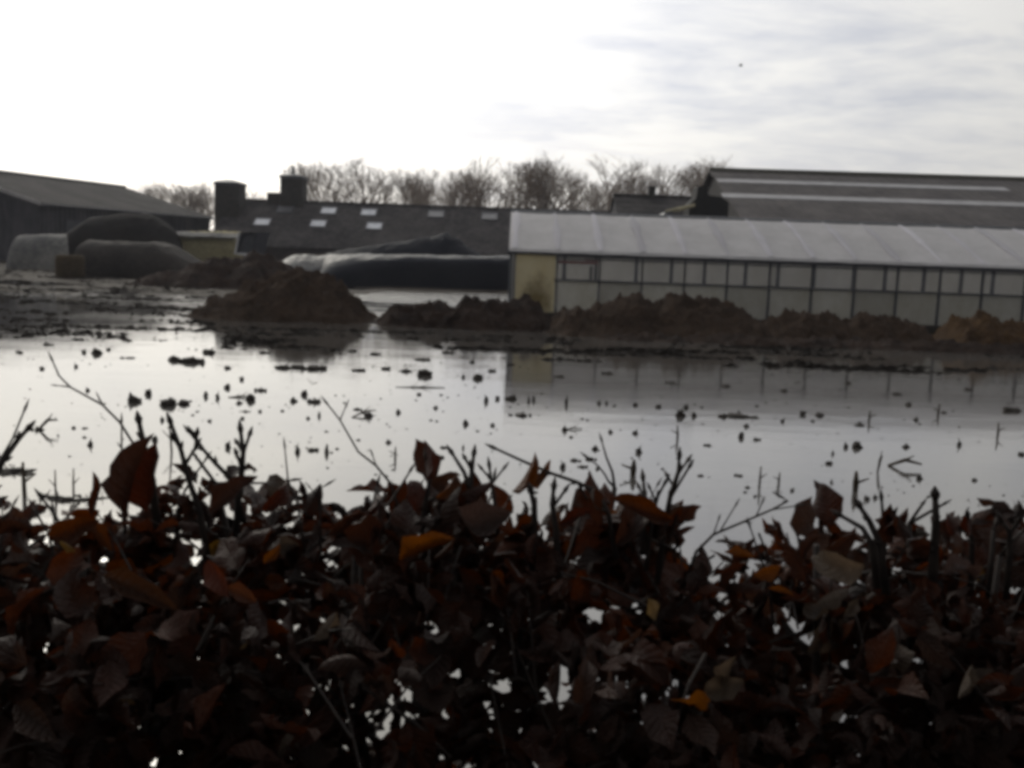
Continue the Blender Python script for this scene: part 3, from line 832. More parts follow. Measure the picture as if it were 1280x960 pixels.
TREES += [
    (205, 233, 175, 0.9, 'faint bare tree behind, between the first two trees left of the brick chimney'),
    (245, 233, 172, 0.9, 'faint bare tree behind, just left of the tree by the taller brick chimney'),
    (310, 239, 178, 0.9, 'faint low bare tree close to the right side of the taller brick chimney'),
    (416, 214, 170, 0.9, 'faint bare tree behind, between the flue chimney tree and the dense one'),
    (452, 212, 172, 0.9, 'faint bare tree behind, between the two dense trees above the skylights'),
    (517, 219, 176, 0.9, 'faint bare tree behind, at the left end of the lower thin row'),
    (577, 219, 174, 0.9, 'faint bare tree behind, over the right slope of the pointed silage mound'),
    (608, 214, 170, 0.9, 'faint bare tree behind, just left of the greenhouse roof corner'),
    (672, 212, 172, 0.9, 'faint bare tree behind the tall pale one over the greenhouse ridge'),
    (712, 208, 170, 0.9, 'faint bare tree behind, touching the left side of the tallest crown'),
    (764, 219, 176, 0.9, 'faint bare tree behind, touching the right side of the tallest crown'),
    (802, 216, 174, 0.9, 'faint bare tree behind, left of the stubby flue of the outbuilding'),
    (838, 212, 172, 0.9, 'faint bare tree behind, right of the stubby flue of the outbuilding'),
]
for i, (px, py, Y, wf, lab) in enumerate(TREES):
    tp, cp, hh = protos[[0, 3, 1, 4, 3, 1, 0, 2, 4, 3, 1, 3, 0, 4, 1, 2, 3, 0, 4, 1][i % 20]]
    top = at(px, py, Y)
    if px < 670: top.x += 0
    root = empty('bare_tree', (top.x, Y, 0.3), lab, 'tree', 'bare trees behind the farm')
    s = (top.z - 0.3) / hh * (1.03 if i < 20 else 0.93)
    rz = random.uniform(0, 6.28)
    for src in (tp, cp):
        c = src.copy(); COL.objects.link(c); c.parent = root
        c.rotation_euler = (0, 0, rz); c.scale = (s * wf * 1.5, s * wf * 1.5, s)
for t_, c_, _ in protos:
    bpy.data.objects.remove(t_); bpy.data.objects.remove(c_)
# far wood closing the horizon
def far_wood():
    rnd = random.Random(9); mb = MB()
    for k in range(9000):
        x = rnd.uniform(-330, 330); y = rnd.uniform(185, 230)
        hmax = 12.0 + 4.0 * mnoise.noise((x * 0.03, 1.2, 0)) + 3.0 * mnoise.noise((x * 0.14, 4.2, 0))
        z0 = rnd.uniform(0, hmax * 0.75); ln = rnd.uniform(1.5, 4.0); r_ = rnd.uniform(0.03, 0.10)
        dx = rnd.gauss(0, 0.8); mb.tube([(x, y, z0), (x + dx * 0.4, y, z0 + ln * 0.55), (x + dx, y, min(z0 + ln, hmax))], [r_, r_ * 0.8, r_ * 0.4], 3, False)
    o = mb.build('far_wood', M['treebark'])
    tag(o, 'low grey mass of far bare woodland along the horizon', 'woodland', None, 'stuff')
far_wood()

# ------------------------------------------------------------------ clods, stalks and sticks in the water
def lump(mb, c, rx, ry, rz, seed):
    n1, n2 = 12, 7; rows = []
    for j in range(n2):
        t_ = math.pi * (j + 0.25) / (n2 - 0.5); row = []
        for k in range(n1):
            a = 2 * math.pi * k / n1
            d_ = Vector((math.sin(t_) * math.cos(a), math.sin(t_) * math.sin(a), math.cos(t_)))
            f = 1 + 0.55 * fbm(d_.x * 1.6 + seed, d_.y * 1.6, d_.z * 1.6 + seed, 4, 0.6)
            row.append((c[0] + d_.x * rx * f, c[1] + d_.y * ry * f, c[2] + d_.z * rz * f))
        rows.append(row)
    mb.grid(rows, True); q_ = len(mb.v); mb.f.append(tuple(range(q_ - n1, q_))); mb.f.append(tuple(range(q_ - n1 * n2, q_ - n1 * (n2 - 1)))[::-1])


def zone(px, py):
    if py > 585: return 'close behind the hedge'
    if px < 270 and py < 470: return 'on the bright water left of the chimney reflection'
    if px < 345: return 'on the brightest water below the chimney reflection'
    if px < 440: return 'on the pale water in line with the lone brown heap'
    if px < 605: return 'on the pale water before the low dark bank'
    if py < 530: return 'on the dim mirror image of the greenhouse'
    if px < 830: return 'on the grey water before the two humped heap'
    return 'on the grey water before the right soil heaps'


CLODS = """120,439,14,8 105,439,6,5 136,436,6,4 53,460,7,4 95,457,5,5 162,447,12,2 221,416,4,2 262,439,14,6 285,459,8,4 302,473,5,5 110,487,6,4
353,458,16,6 372,458,12,5 404,459,12,6 185,490,10,9 257,493,7,7 272,495,5,8 299,503,7,4 284,483,7,6 326,487,9,4 381,491,9,8
367,500,9,5 395,501,14,5 353,513,5,3 325,514,5,3 307,514,9,2 303,522,6,4 262,526,4,3 203,524,5,5 385,522,5,4 399,518,4,7 49,536,12,4 92,534,5,4 105,535,6,2
113,554,7,8 194,548,8,8 285,557,7,8 372,562,6,10 389,562,12,4 408,563,6,9 507,463,12,4 482,460,10,4 450,462,14,4 529,449,18,3 579,470,4,6 596,471,13,7 615,463,9,3
524,492,6,4 544,509,5,4 460,518,12,7 498,514,6,6 446,511,8,3 608,499,6,8 622,497,6,6 639,497,13,6 661,499,4,8 667,498,4,8 708,501,4,12 651,518,18,4
582,528,8,7 616,531,6,4 706,536,8,6 714,546,5,3 763,539,6,5 794,540,8,5 794,505,7,5 822,508,7,4 749,503,5,5 758,503,4,5 744,560,9,5 798,563,9,8 737,573,12,4 718,575,10,3 704,582,8,8
728,583,10,3 747,585,5,4 486,552,8,4 553,571,6,4 555,559,7,3 579,559,3,5 867,518,7,7 858,508,6,6 933,532,8,4 1003,516,8,7 1025,518,10,5
978,526,6,4 1016,526,5,3 1075,531,10,3 1145,524,8,4 1136,505,8,4 926,544,7,8 946,549,9,3 885,556,7,3 1057,557,7,6 1041,566,4,5 1036,578,9,5
1132,558,9,4 1199,554,6,8 1149,596,8,8 1084,623,7,5 1094,621,6,5 876,594,8,3 924,594,8,3 1039,602,4,4 1218,599,6,5 1278,567,8,5 990,613,6,3 1180,515,6,3 700,470,9,3 760,466,12,3 840,478,10,3 905,482,8,3 980,488,9,3 1060,478,10,3 1120,492,8,3 1210,486,9,3
440,438,14,3 470,442,10,3 560,440,12,3 330,440,12,3 380,436,10,3 590,452,8,3 160,425,9,3 60,430,10,3 25,440,8,3 640,455,10,3"""
BIGCLODS = [
    (217, 448, 18, 7, 'lumpy dark mud clod, left half of the pair below the chimney reflection'),
    (241, 450, 22, 8, 'wide dark mud clod touching the lumpy one below the chimney reflection'),
    (392, 459, 20, 6, 'longest flat clod of the line on the pale water before the lone brown heap'),
    (169, 499, 18, 9, 'round black clod with a flat tail on the bright left water'),
    (208, 503, 20, 10, 'thick black clod with a jagged top right of the round black clod'),
    (230, 503, 16, 6, 'flat clod joined to the right of the thick jagged clod'),
    (531, 466, 17, 9, 'largest dark clod on the pale water before the low dark bank'),
    (850, 517, 12, 9, 'largest of three dark clods on the dim water before the two humped heap'),
    (922, 519, 30, 5, 'long flat mud clod on the dim mirror image of the greenhouse'),
    (1071, 556, 13, 9, 'round dark clod, larger of the close pair before the right soil heaps'),
    (1267, 512, 20, 6, 'flat wide clod at the right edge of the flooded field'),
    (313, 497, 12, 9, 'dark pointed clod at the end of a floating stick'),
]
def place_clod(px, py, wpx, hpx, label, group, seed):
    g = gnd(px, py + hpx * 0.35)
    k = g.y / FPX
    w_ = wpx * k / 2 * 0.95; h_ = hpx * k * 0.66
    mb = MB(); lump(mb, (g.x, g.y, h_ * 0.1), w_, w_ * random.uniform(0.6, 1.0), h_, seed)
    for q_ in range(int(wpx / max(hpx, 1) > 2) * 4):
        lump(mb, (g.x + w_ * random.uniform(-1.5, 1.5), g.y + random.uniform(-0.5, 0.5) * w_, 0), w_ * random.uniform(0.15, 0.5), w_ * random.uniform(0.1, 0.4), h_ * random.uniform(0.4, 1.3), seed + 11 * q_)
    if seed % 3 == 0:
        lump(mb, (g.x + w_ * random.uniform(-1, 1), g.y + 0.02, h_ * 0.1), w_ * 0.5, w_ * 0.5, h_ * random.uniform(0.9, 1.5), seed + 50)
    elif seed % 3 == 1:
        a = random.uniform(-0.7, 0.7)
        mb.tube([(g.x, g.y, 0), (g.x + w_ * a * 0.5, g.y, h_ * 1.2), (g.x + w_ * a * 1.3, g.y, h_ * 1.9)], [w_ * .16 + .004, w_ * .12 + .003, w_ * .05 + .002], 5)
    o = mb.build('mud_clod', M['mud'], None, True, origin=(g.x, g.y, 0))
    return tag(o, label, 'mud clod', group)


for i, s in enumerate(CLODS.split()):
    px, py, a, b = map(float, s.split(','))
    z_ = zone(px, py)
    place_clod(px, py, a, b, 'small dark mud clod ' + z_, 'mud clods ' + z_, i)
for i, (px, py, a, b, lab) in enumerate(BIGCLODS):
    place_clod(px, py, a, b, lab, 'large mud clods in the flood', i * 3)

STALKS = [  # base px, height px, lean px, label
    (847, 549, 18, -1, 'thin upright stalk in the grey water before the right end of the two humped heap'),
    (949, 608, 26, 1, 'tallest upright stalk close behind the hedge, left of its shorter neighbour'),
    (973, 606, 16, 1, 'shorter upright stalk right of the tallest stalk behind the hedge'),
    (1069, 614, 26, 0, 'thick upright stalk near the hedge, left of the two floating specks'),
    (791, 594, 20, 1, 'dark stub with a swollen middle standing near the hedge centre'),
    (1247, 546, 18, 0, 'thin stalk with a short crossbar near the right edge of the water'),
    (1172, 519, 14, 2, 'thin stalk on the mirror image of the greenhouse gutter, farthest right'),
    (1086, 527, 14, 1, 'thin stalk on the mirror image of the greenhouse, left of the farthest right one'),
    (494, 574, 16, 0, 'upright twig stub in the pale water left of the dark leaf tip'),
    (31, 620, 44, -2, 'broad upright stem at the left edge in the muddy raft'),
    (70, 622, 36, -1, 'thin forked stem in the muddy raft by the left edge'),
    (92, 618, 34, 0, 'thin straight stem, rightmost in the muddy raft by the left edge'),
    (215, 565, 42, -4, 'dark straight stem rising behind the hedge top on the left'),
]
for i, (px, py, h, ln, lab) in enumerate(STALKS):
    g = gnd(px, py); k = g.y / FPX; H = h * k
    r_ = (1.6 if i not in (3, 4, 9) else 3.2) * k
    dx = ln * k
    mb = MB(); mb.tube([(g.x, g.y, -0.05), (g.x + dx * 0.4, g.y, H * 0.45), (g.x + dx, g.y + 0.01, H)], [r_, r_ * (1.3 if i in (3, 4) else 0.9), r_ * 0.5], 6)
    mb.tube([(g.x + dx * 0.4, g.y, H * 0.4), (g.x + dx + (r_ * 5 if i % 2 else -r_ * 5), g.y, H * 0.66)], [r_ * 0.6, r_ * 0.3], 5)
    o = mb.build('plant_stalk', M['stalk'], None, True, origin=(g.x, g.y, 0)); tag(o, lab, 'stalk', 'plant stalks in the flood')
STICKS = [
    ((285, 497), (318, 496), 1.2, 0.01, 'thin stick floating into the pointed dark clod on the bright water'),
    ((494, 484), (556, 485), 0.9, 0.006, 'long thin stick floating flat on the pale water before the low dark bank'),
    ((706, 537), (728, 537), 1.0, 0.01, 'short stick floating right of a clod on the grey water before the two humped heap'),
    ((1110, 582), (1152, 587), 2.6, 0.05, 'thick bent stick raised over the water before the right soil heaps'),
    ((1097, 590), (1103, 570), 1.8, 0.05, 'short forked stick leaning up left of the thick bent stick'),
    ((440, 522), (470, 516), 1.4, 0.03, 'ragged branch end tilted on the pale water before the lone brown heap'),
    ((48, 537), (72, 525), 2.2, 0.05, 'ragged leafy branch tilted on the bright water at the left'),
]
for (a, b, wpx, zz, lab) in STICKS:
    A_ = gnd(*a); B_ = gnd(*b)
    if abs(a[1] - b[1]) > 4 and abs(a[0] - b[0]) < 30:
        B_ = at(b[0], b[1], A_.y)
    else:
        B_.z = zz
    k = A_.y / FPX; mid = (A_ + B_) / 2 + Vector((0, 0, zz))
    mb = MB(); mb.tube([A_, mid, B_], [wpx * k * 0.7, wpx * k, wpx * k * 0.5], 6)
    mb.tube([mid, mid + (B_ - A_) * 0.25 + Vector((0, 0, 5 * k))], [wpx * k * 0.6, wpx * k * 0.25], 5)
    mb.tube([mid * 0.6 + A_ * 0.4, mid * 0.6 + A_ * 0.4 + (B_ - A_) * 0.15 + Vector((0, 0, 4 * k))], [wpx * k * 0.5, wpx * k * 0.2], 5)
    o = mb.build('stick', M['stalk'], None, True, origin=tuple(A_)); tag(o, lab, 'stick', 'sticks in the flood')
# crumbled mud and stubble over the shallows
def rubble(name, label, n, xr, yr, seed, dens, big=1.0):
    rnd = random.Random(seed); mb = MB(); c = 0
    while c < n:
        y = yr[0] + (yr[1] - yr[0]) * rnd.random() ** 1.2; x = rnd.uniform(*xr) * y / yr[1]
        if 1.2 * mnoise.noise((x * 0.25, y * 0.9, seed)) + 0.6 * mnoise.noise((x * 1.3, y * 2.2, seed)) < dens: continue
        c += 1
        r_ = rnd.uniform(0.015, 0.06) * (0.6 + y / 45) * big; b0 = len(mb.v); h_ = r_ * rnd.uniform(0.15, 1.0); z0 = max(0.0, gz(x, y))
        for k in range(6):
            a = 6.283 * k / 6; q_ = r_ * rnd.uniform(0.7, 1.4); mb.v.append((x + q_ * math.cos(a) * 2.6, y + q_ * math.sin(a), z0 - 0.02))
        mb.v.append((x + rnd.uniform(-.5, .5) * r_, y, z0 + h_)); mb.v.append((x + rnd.uniform(-1, 1) * r_, y + 0.3 * r_, z0 + h_ * 0.7))
        for k in range(6): mb.f.append((b0 + k, b0 + (k + 1) % 6, b0 + (6 if k % 6 < 3 else 7)))
        mb.f.append((b0 + 6, b0 + 3, b0 + 7)); mb.f.append((b0 + 6, b0 + 7, b0))
    tag(mb.build(name, M['mud'], None, True), label, None, None, 'stuff')


rubble('mud_rubble', 'crumbled dark mud and stubble scattered over the shallow left side', 4200, (-40, -17.5), (18.5, 56), 3, 0.12)
rubble('mud_rubble', 'crumbs of mud at the waterline before the soil heaps', 1900, (-7, 14), (17.8, 23), 8, 0.12, 1.1)
rubble('floating_debris', 'fine bits of straw and stubble floating all over the flooded field', 900, (-13, 13), (7.5, 20), 15, -0.2, 0.42)
# mud rafts near the left edge
for (px, py, wpx, dpx, lab, sd) in ((22, 590, 56, 8, 'flat muddy raft of stubble at the left edge, farther of two', 3), (84, 624, 80, 12, 'flat muddy raft of stubble near the hedge on the left, nearer of two', 5)):
    g = gnd(px, py); k = g.y / FPX
    mb = MB()
    for j in range(26):
        a = random.uniform(-1, 1); x = g.x + a * wpx * k * 0.55; y = g.y + random.gauss(0, 0.05)
        lump(mb, (x, y, 0), random.uniform(3, 8) * k, random.uniform(3, 7) * k, random.uniform(1, 3.5) * k * (1.2 - abs(a)), j + sd)
        if j % 2 == 0:
            b = random.uniform(-1, 1)
            mb.tube([(x, y, 0), (x + b * 6 * k, y + random.uniform(-.03, .03), random.uniform(2, 10) * k)], [1.1 * k, 0.5 * k], 4)
    o = mb.build('mud_raft', M['mud'], None, True, origin=(g.x, g.y, 0)); tag(o, lab, 'mud raft', 'mud rafts near the hedge')

# ------------------------------------------------------------------ bird
bp_ = at(926, 82, 60)
mb = MB(); lump(mb, bp_, 0.12, 0.05, 0.04, 2)
for s in (-1, 1):
    mb.grid([[(bp_.x - 0.06, bp_.y, bp_.z + 0.02), (bp_.x + 0.08, bp_.y, bp_.z + 0.02)], [(bp_.x - 0.05, bp_.y + s * 0.12, bp_.z + 0.09), (bp_.x + 0.05, bp_.y + s * 0.12, bp_.z + 0.09)], [(bp_.x - 0.08, bp_.y + s * 0.24, bp_.z + 0.05), (bp_.x - 0.04, bp_.y + s * 0.24, bp_.z + 0.05)]])
tag(mb.build('bird', M['feather'], None, True, origin=tuple(bp_)), 'tiny dark bird flying high in the cloudy sky', 'bird')

# ------------------------------------------------------------------ hedge
HD = 1.55
PROFILE = [(-900, 650), (-300, 640), (-60, 655), (0, 668), (60, 668), (110, 655), (135, 610), (165, 575), (190, 590), (225, 606), (300, 604), (345, 618), (395, 645), (430, 640), (470, 622), (500, 612), (530, 600), (575, 600), (620, 622), (660, 628), (700, 640), (745, 630), (785, 622), (830, 632), (850, 672), (872, 712), (925, 730), (975, 730), (1000, 706), (1030, 690), (1060, 660), (1100, 650), (1150, 645), (1200, 650), (1240, 668), (1280, 670), (1500, 655), (2100, 650)]
prx = [at(p[0], p[1], HD).x for p in PROFILE]; prz = [at(p[0], p[1], HD).z for p in PROFILE]
hedge = empty('beech_hedge', (0, HD, 0.08), 'clipped beech hedge holding dead brown leaves along the near water edge', 'hedge')
HX0, HX1 = -2.7, 2.7


def htop(x): return float(np.interp(x, prx, prz))


# leaf template: ovate blade, five vertices across, ten along
TS = np.array([0.0, 0.07, 0.17, 0.29, 0.42, 0.56, 0.70, 0.83, 0.93, 1.0])
TW = np.array([0.03, 0.17, 0.33, 0.45, 0.50, 0.47, 0.37, 0.23, 0.10, 0.01])


def unit(a): return a / np.maximum(np.linalg.norm(a, axis=-1, keepdims=True), 1e-9)


def leaves(specs):
    """specs: (position, axis, normal, length, curl, fold, twist, tint) -> vertices, faces, tints"""
    N = len(specs); g = np.random.default_rng(N + 3)
    pos = np.array([tuple(s_[0]) for s_ in specs]); ax = unit(np.array([tuple(s_[1]) for s_ in specs])); nr = np.array([tuple(s_[2]) for s_ in specs])
    ln, curl, fold, twist = (np.array([s_[k] for s_ in specs])[:, None] for k in (3, 4, 5, 6))
    side = unit(np.cross(ax, nr + np.array([1e-4, 2e-4, 3e-4]))); nr = np.cross(side, ax)
    ang = -curl * 0.3; tw = np.zeros((N, 1)); q = pos.copy(); V = []
    ph = g.uniform(0, 6.28, (N, 4)); wav = g.uniform(0.06, 0.26, (N, 1)); roll = g.normal(0.3, 1.1, (N, 1)); wid = g.uniform(0.44, 0.72, (N, 1))
    for i in range(len(TS)):
        if i:
            dt = TS[i] - TS[i - 1]
            ang = ang + curl * dt * 1.6; tw = tw + twist * dt
            q = q + (ax * np.cos(ang) + nr * np.sin(ang)) * dt * ln
        nn = nr * np.cos(ang) - ax * np.sin(ang)
        sd_ = side * np.cos(tw) + nn * np.sin(tw); n2 = nn * np.cos(tw) - side * np.sin(tw)
        for jj, sg in enumerate((-1.0, -0.5, 0.0, 0.5, 1.0)):
            sgn = np.sign(sg); u = abs(sg)
            a = fold + roll * u * (0.6 + 0.4 * np.sin(ph[:, :1] + i * 0.5 + sgn))
            w_ = TW[i] * ln * wid * u * (1 + 0.10 * np.sin(ph[:, 1:2] + i * 2.2 + sgn * 2))
            hgt = w_ * np.sin(a) + wav * ln * 0.35 * u * np.sin(ph[:, 2:3] + i * (1.1 + ph[:, 3:4] * 0.2) + sgn * 1.3) * (TW[i] * 2)
            V.append(q + sd_ * (sgn * w_ * np.cos(a)) + n2 * hgt)
    V = np.stack(V, 1)
    na = 5; base = []
    for i in range(len(TS) - 1):
        for jj in range(na - 1):
            k = i * na + jj; base.append((k, k + 1, k + na + 1, k + na))
    base = np.array(base); nv = V.shape[1]
    F = (base[None] + (np.arange(N) * nv)[:, None, None]).reshape(-1, 4)
    C = np.repeat(np.array([s_[7] for s_ in specs]), nv, axis=0)
    return V.reshape(-1, 3), F, C


def build_leaves(name, specs, parent):
    V, F, C = leaves(specs)
    V = V - np.array(parent['_base'][:])
    me = bpy.data.meshes.new(name)
    me.vertices.add(len(V)); me.vertices.foreach_set('co', V.astype(np.float32).ravel())
    me.loops.add(F.size); me.loops.foreach_set('vertex_index', F.astype(np.int32).ravel())
    me.polygons.add(len(F)); me.polygons.foreach_set('loop_start', np.arange(0, F.size, 4, dtype=np.int32))
    me.update(calc_edges=True)
    me.polygons.foreach_set('use_smooth', [True] * len(me.polygons))
    at_ = me.color_attributes.new('leaf_tint', 'FLOAT_COLOR', 'POINT')
    at_.data.foreach_set('color', np.concatenate([C, np.ones((len(C), 1))], 1).astype(np.float32).ravel())
    pl_ = me.color_attributes.new('leaf_place', 'FLOAT_COLOR', 'POINT')
    one = np.array([(TS[a_], abs(b_), 0, 1) for a_ in range(len(TS)) for b_ in (-1, -0.5, 0, 0.5, 1)], dtype=np.float32)
    pl_.data.foreach_set('color', np.tile(one, (len(specs), 1)).ravel())
    me.materials.append(M['leaf'])
    ob = bpy.data.objects.new(name, me); COL.objects.link(ob); ob.parent = parent
    return ob


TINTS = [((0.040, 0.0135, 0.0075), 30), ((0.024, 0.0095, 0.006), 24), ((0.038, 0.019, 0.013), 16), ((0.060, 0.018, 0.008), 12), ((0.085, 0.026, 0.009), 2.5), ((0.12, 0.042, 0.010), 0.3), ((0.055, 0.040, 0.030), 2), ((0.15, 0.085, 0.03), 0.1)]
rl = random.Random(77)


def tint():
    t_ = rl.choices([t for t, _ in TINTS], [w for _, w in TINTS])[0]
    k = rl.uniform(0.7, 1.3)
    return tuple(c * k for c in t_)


def rdir(zb=0.0):
    v = Vector((rl.gauss(0, 1), rl.gauss(0, 1), rl.gauss(0, 1) + zb)); return v.normalized()


def rand_leaf(p, big=1.0, col=None):
    ax = rdir(0.1); nr = rdir(0.3)
    return (p, ax, nr, rl.uniform(0.045, 0.085) * big, rl.gauss(0.3, 1.0), rl.uniform(0.1, 0.8), rl.gauss(0, 0.9), col or tint())


GAPS = [(462, 880, 17), (455, 925, 15), (385, 890, 12), (400, 868, 10), (155, 925, 11), (20, 790, 15), (90, 765, 9), (640, 862, 18), (700, 870, 10), (1245, 760, 9), (240, 855, 9), (580, 790, 9), (300, 800, 7), (860, 900, 9), (1010, 800, 7)]


def thin_spot(p):
    k = HD / p.y        # the bare places are cut along sight lines from the camera eye
    for gx_, gz_, gr in GAP3:
        if (p.x * k - gx_) ** 2 + ((p.z - CAMZ) * k + CAMZ - gz_) ** 2 < gr * gr: return True
    return False


GAP3 = [(at(a, b, HD).x, at(a, b, HD).z, (r_ + 14) * HD / FPX) for a, b, r_ in GAPS]
specs = []
NLEAF = 43000; cnt = 0; CL = []
while cnt < NLEAF:
    x = rl.uniform(HX0, HX1); y = HD + rl.uniform(-0.38, 0.40)
    top = htop(x) - 0.055 + 0.05 * mnoise.noise((x * 5, y * 5, 0.3)) - 0.10 * ((y - HD) / 0.4) ** 2
    z = top - (rl.random() ** 1.2) * (top - 0.30)
    dep = top - z
    hole = mnoise.noise((x * 4.2, y * 0.5, z * 4.2)) + 0.4 * mnoise.noise((x * 9, y * 1.5, z * 9 + 5))
    thr = 1.15 - 0.70 * min(1, max(0, (dep - 0.2) / 0.3))
    if hole > thr and rl.random() < 0.93: continue
    c = Vector((x, y, z))
    if thin_spot(c) and rl.random() < 0.93: continue
    hang = Vector((rl.gauss(0, .8), rl.gauss(0, .8), rl.gauss(-0.15 if dep > 0.06 else 0.5, 0.5))).normalized()
    tn = tint(); CL.append((c, hang))
    for k in range(rl.randint(3, 8)):     # a spray of leaves from one twig
        b0 = c + hang * rl.uniform(-0.04, 0.05) + Vector((rl.gauss(0, .012), rl.gauss(0, .012), rl.gauss(0, .012)))
        ax = (hang + Vector((rl.gauss(0, .75), rl.gauss(0, .75), rl.gauss(-0.1, .7)))).normalized()
        tk = rl.uniform(0.75, 1.25); t_ = tint() if rl.random() < 0.4 else tn
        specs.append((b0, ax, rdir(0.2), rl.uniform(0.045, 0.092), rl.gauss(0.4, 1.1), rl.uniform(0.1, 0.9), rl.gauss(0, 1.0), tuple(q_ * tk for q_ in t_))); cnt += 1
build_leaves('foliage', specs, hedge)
mb = MB()
for c, hang in CL:
    if rl.random() < 0.22 or c.z > htop(c.x) - 0.12:
        a = hang.orthogonal() * rl.uniform(-0.03, 0.03)
        e_ = c + hang * rl.uniform(0.02, 0.07)
        mb.tube([c - hang * rl.uniform(0.08, 0.16) + a - Vector((0, 0, 0.02)), c - hang * 0.03 + a * 0.4, e_], [0.0026, 0.0021, 0.0013], 4, False)
mb.build('branchlets', M['bark'], hedge)

# stems with side twigs
rs = random.Random(5)
x = HX0
while x < HX1:
    mb = MB(); y = HD + rs.uniform(-0.16, 0.16)
    top = htop(x) - rs.uniform(0.0, 0.10)
    pts = []; n = 9; px_, py_ = x, y
    for i in range(n + 1):
        z = 0.02 + (top - 0.02) * i / n
        px_ += rs.gauss(0, 0.018); py_ += rs.gauss(0, 0.018)
        pts.append(Vector((px_, py_, z)))
    rad = [0.013 * (1 - 0.72 * i / n) + 0.0015 for i in range(n + 1)]
    mb.tube(pts, rad, 6)
    for k in range(16):
        i = rs.randint(2, n); p = pts[i]
        a = rs.uniform(0, 6.28); el = rs.uniform(0.2, 1.1)
        dv = Vector((math.cos(a) * math.cos(el), math.sin(a) * math.cos(el) * 0.8, math.sin(el)))
        ln = rs.uniform(0.08, 0.26)
        qq = [p]; rr = [0.0032]
        for j in range(4):
            dv = (dv + Vector((rs.gauss(0, .2), rs.gauss(0, .2), rs.gauss(0.05, .15)))).normalized()
            nxt = qq[-1] + dv * ln / 4
            if nxt.z > htop(nxt.x) + 0.035: break
            qq.append(nxt); rr.append(0.0032 - 0.0005 * (j + 1))
        if len(qq) > 1:
            mb.tube(qq, rr, 4)
            e = qq[-1] - qq[-2]; e.normalize()
            mb.tube([qq[-1], qq[-1] + e * 0.008, qq[-1] + e * 0.022], [0.0018, 0.003, 0.0006], 5)
    mb.build('stem', M['bark'], hedge, True)
    x += rs.uniform(0.10, 0.2)

# shoots standing out of the top: (pixel points, depth, thickness px)
SHOOTS = [
    ([(170, 560), (150, 528), (128, 506), (88, 484), (74, 470), (66, 452)], 1.50, 2.0, [((88, 484), (72, 482)), ((128, 506), (124, 498))]),
    ([(500, 640), (488, 604), (470, 582), (448, 565), (425, 525), (410, 506)], 1.52, 2.2, [((425, 525), (431, 511)), ((470, 582), (466, 570))]),
    ([(760, 640), (744, 614), (722, 603), (690, 592), (655, 577), (620, 561)], 1.50, 2.8, [((722, 603), (730, 618))]),
    ([(870, 690), (892, 668), (930, 652), (965, 637), (985, 626), (978, 622)], 1.52, 2.4, [((900, 664), (918, 634)), ((892, 668), (898, 650)), ((945, 646), (952, 630)), ((965, 637), (998, 632))]),
    ([(830, 660), (838, 620), (848, 590), (849, 573)], 1.48, 3.4, [((838, 622), (860, 586)), ((842, 608), (836, 598)), ((846, 595), (858, 578))]),
    ([(806, 640), (806, 620), (804, 600)], 1.5, 3.2, [((806, 625), (800, 612))]),
    ([(815, 650), (822, 620), (830, 606)], 1.45, 2.6, [((820, 628), (813, 612))]),
    ([(250, 640), (236, 600), (226, 562), (214, 530)], 1.45, 4.0, [((232, 580), (244, 560)), ((228, 566), (220, 552)), ((244, 562), (246, 545))]),
    ([(290, 600), (270, 580), (255, 563), (243, 545)], 1.5, 3.0, [((255, 563), (238, 542))]),
    ([(298, 620), (302, 590), (304, 566), (301, 540)], 1.5, 4.0, [((303, 570), (311, 546)), ((302, 585), (296, 568)), ((304, 566), (298, 556))]),
    ([(190, 600), (182, 570), (178, 548), (174, 528)], 1.5, 4.5, []),
    ([(154, 600), (152, 560), (152, 530)], 1.55, 2.0, []),
    ([(372, 630), (360, 600), (356, 560)], 1.55, 1.8, []),
    ([(400, 640), (398, 612), (408, 606)], 1.5, 2.0, [((398, 622), (388, 610))]),
    ([(590, 620), (580, 590), (566, 568)], 1.48, 3.2, []),
    ([(588, 612), (590, 585), (592, 570)], 1.48, 3.6, [((590, 588), (582, 574))]),
    ([(530, 640), (537, 600), (533, 575)], 1.45, 3.0, []),
    ([(-30, 640), (0, 575), (16, 548), (30, 514)], 1.35, 2.4, [((0, 575), (18, 552))]),
    ([(-20, 620), (4, 576), (22, 550), (33, 538)], 1.38, 4.0, []),
    ([(60, 665), (44, 640), (40, 632)], 1.45, 2.0, [((50, 648), (46, 636))]),
    ([(0, 690), (4, 652), (16, 632)], 1.45, 2.2, [((4, 652), (2, 634))]),
    ([(80, 665), (66, 640), (52, 622)], 1.55, 2.6, []),
    ([(960, 720), (948, 690), (938, 660)], 1.55, 2.0, []),
    ([(1090, 680), (1078, 660), (1052, 645)], 1.45, 4.0, []),
    ([(1100, 680), (1086, 650), (1076, 635)], 1.42, 4.2, []),
    ([(1106, 680), (1104, 650), (1102, 625)], 1.5, 2.8, []),
    ([(1168, 690), (1170, 650), (1169, 622)], 1.42, 6.0, []),
    ([(1262, 690), (1262, 665), (1252, 650)], 1.45, 3.6, [((1262, 668), (1272, 652))]),
    ([(1215, 680), (1212, 655), (1210, 645)], 1.45, 3.4, []),
    ([(1240, 690), (1242, 664), (1245, 655)], 1.5, 3.0, []),
    ([(695, 660), (690, 630), (692, 612)], 1.45, 3.8, [((690, 636), (704, 616))]),
    ([(668, 660), (668, 632), (664, 616)], 1.45, 4.4, []),
    ([(620, 640), (614, 600), (612, 585)], 1.5, 2.6, [((614, 606), (628, 588)), ((614, 600), (604, 588))]),
]
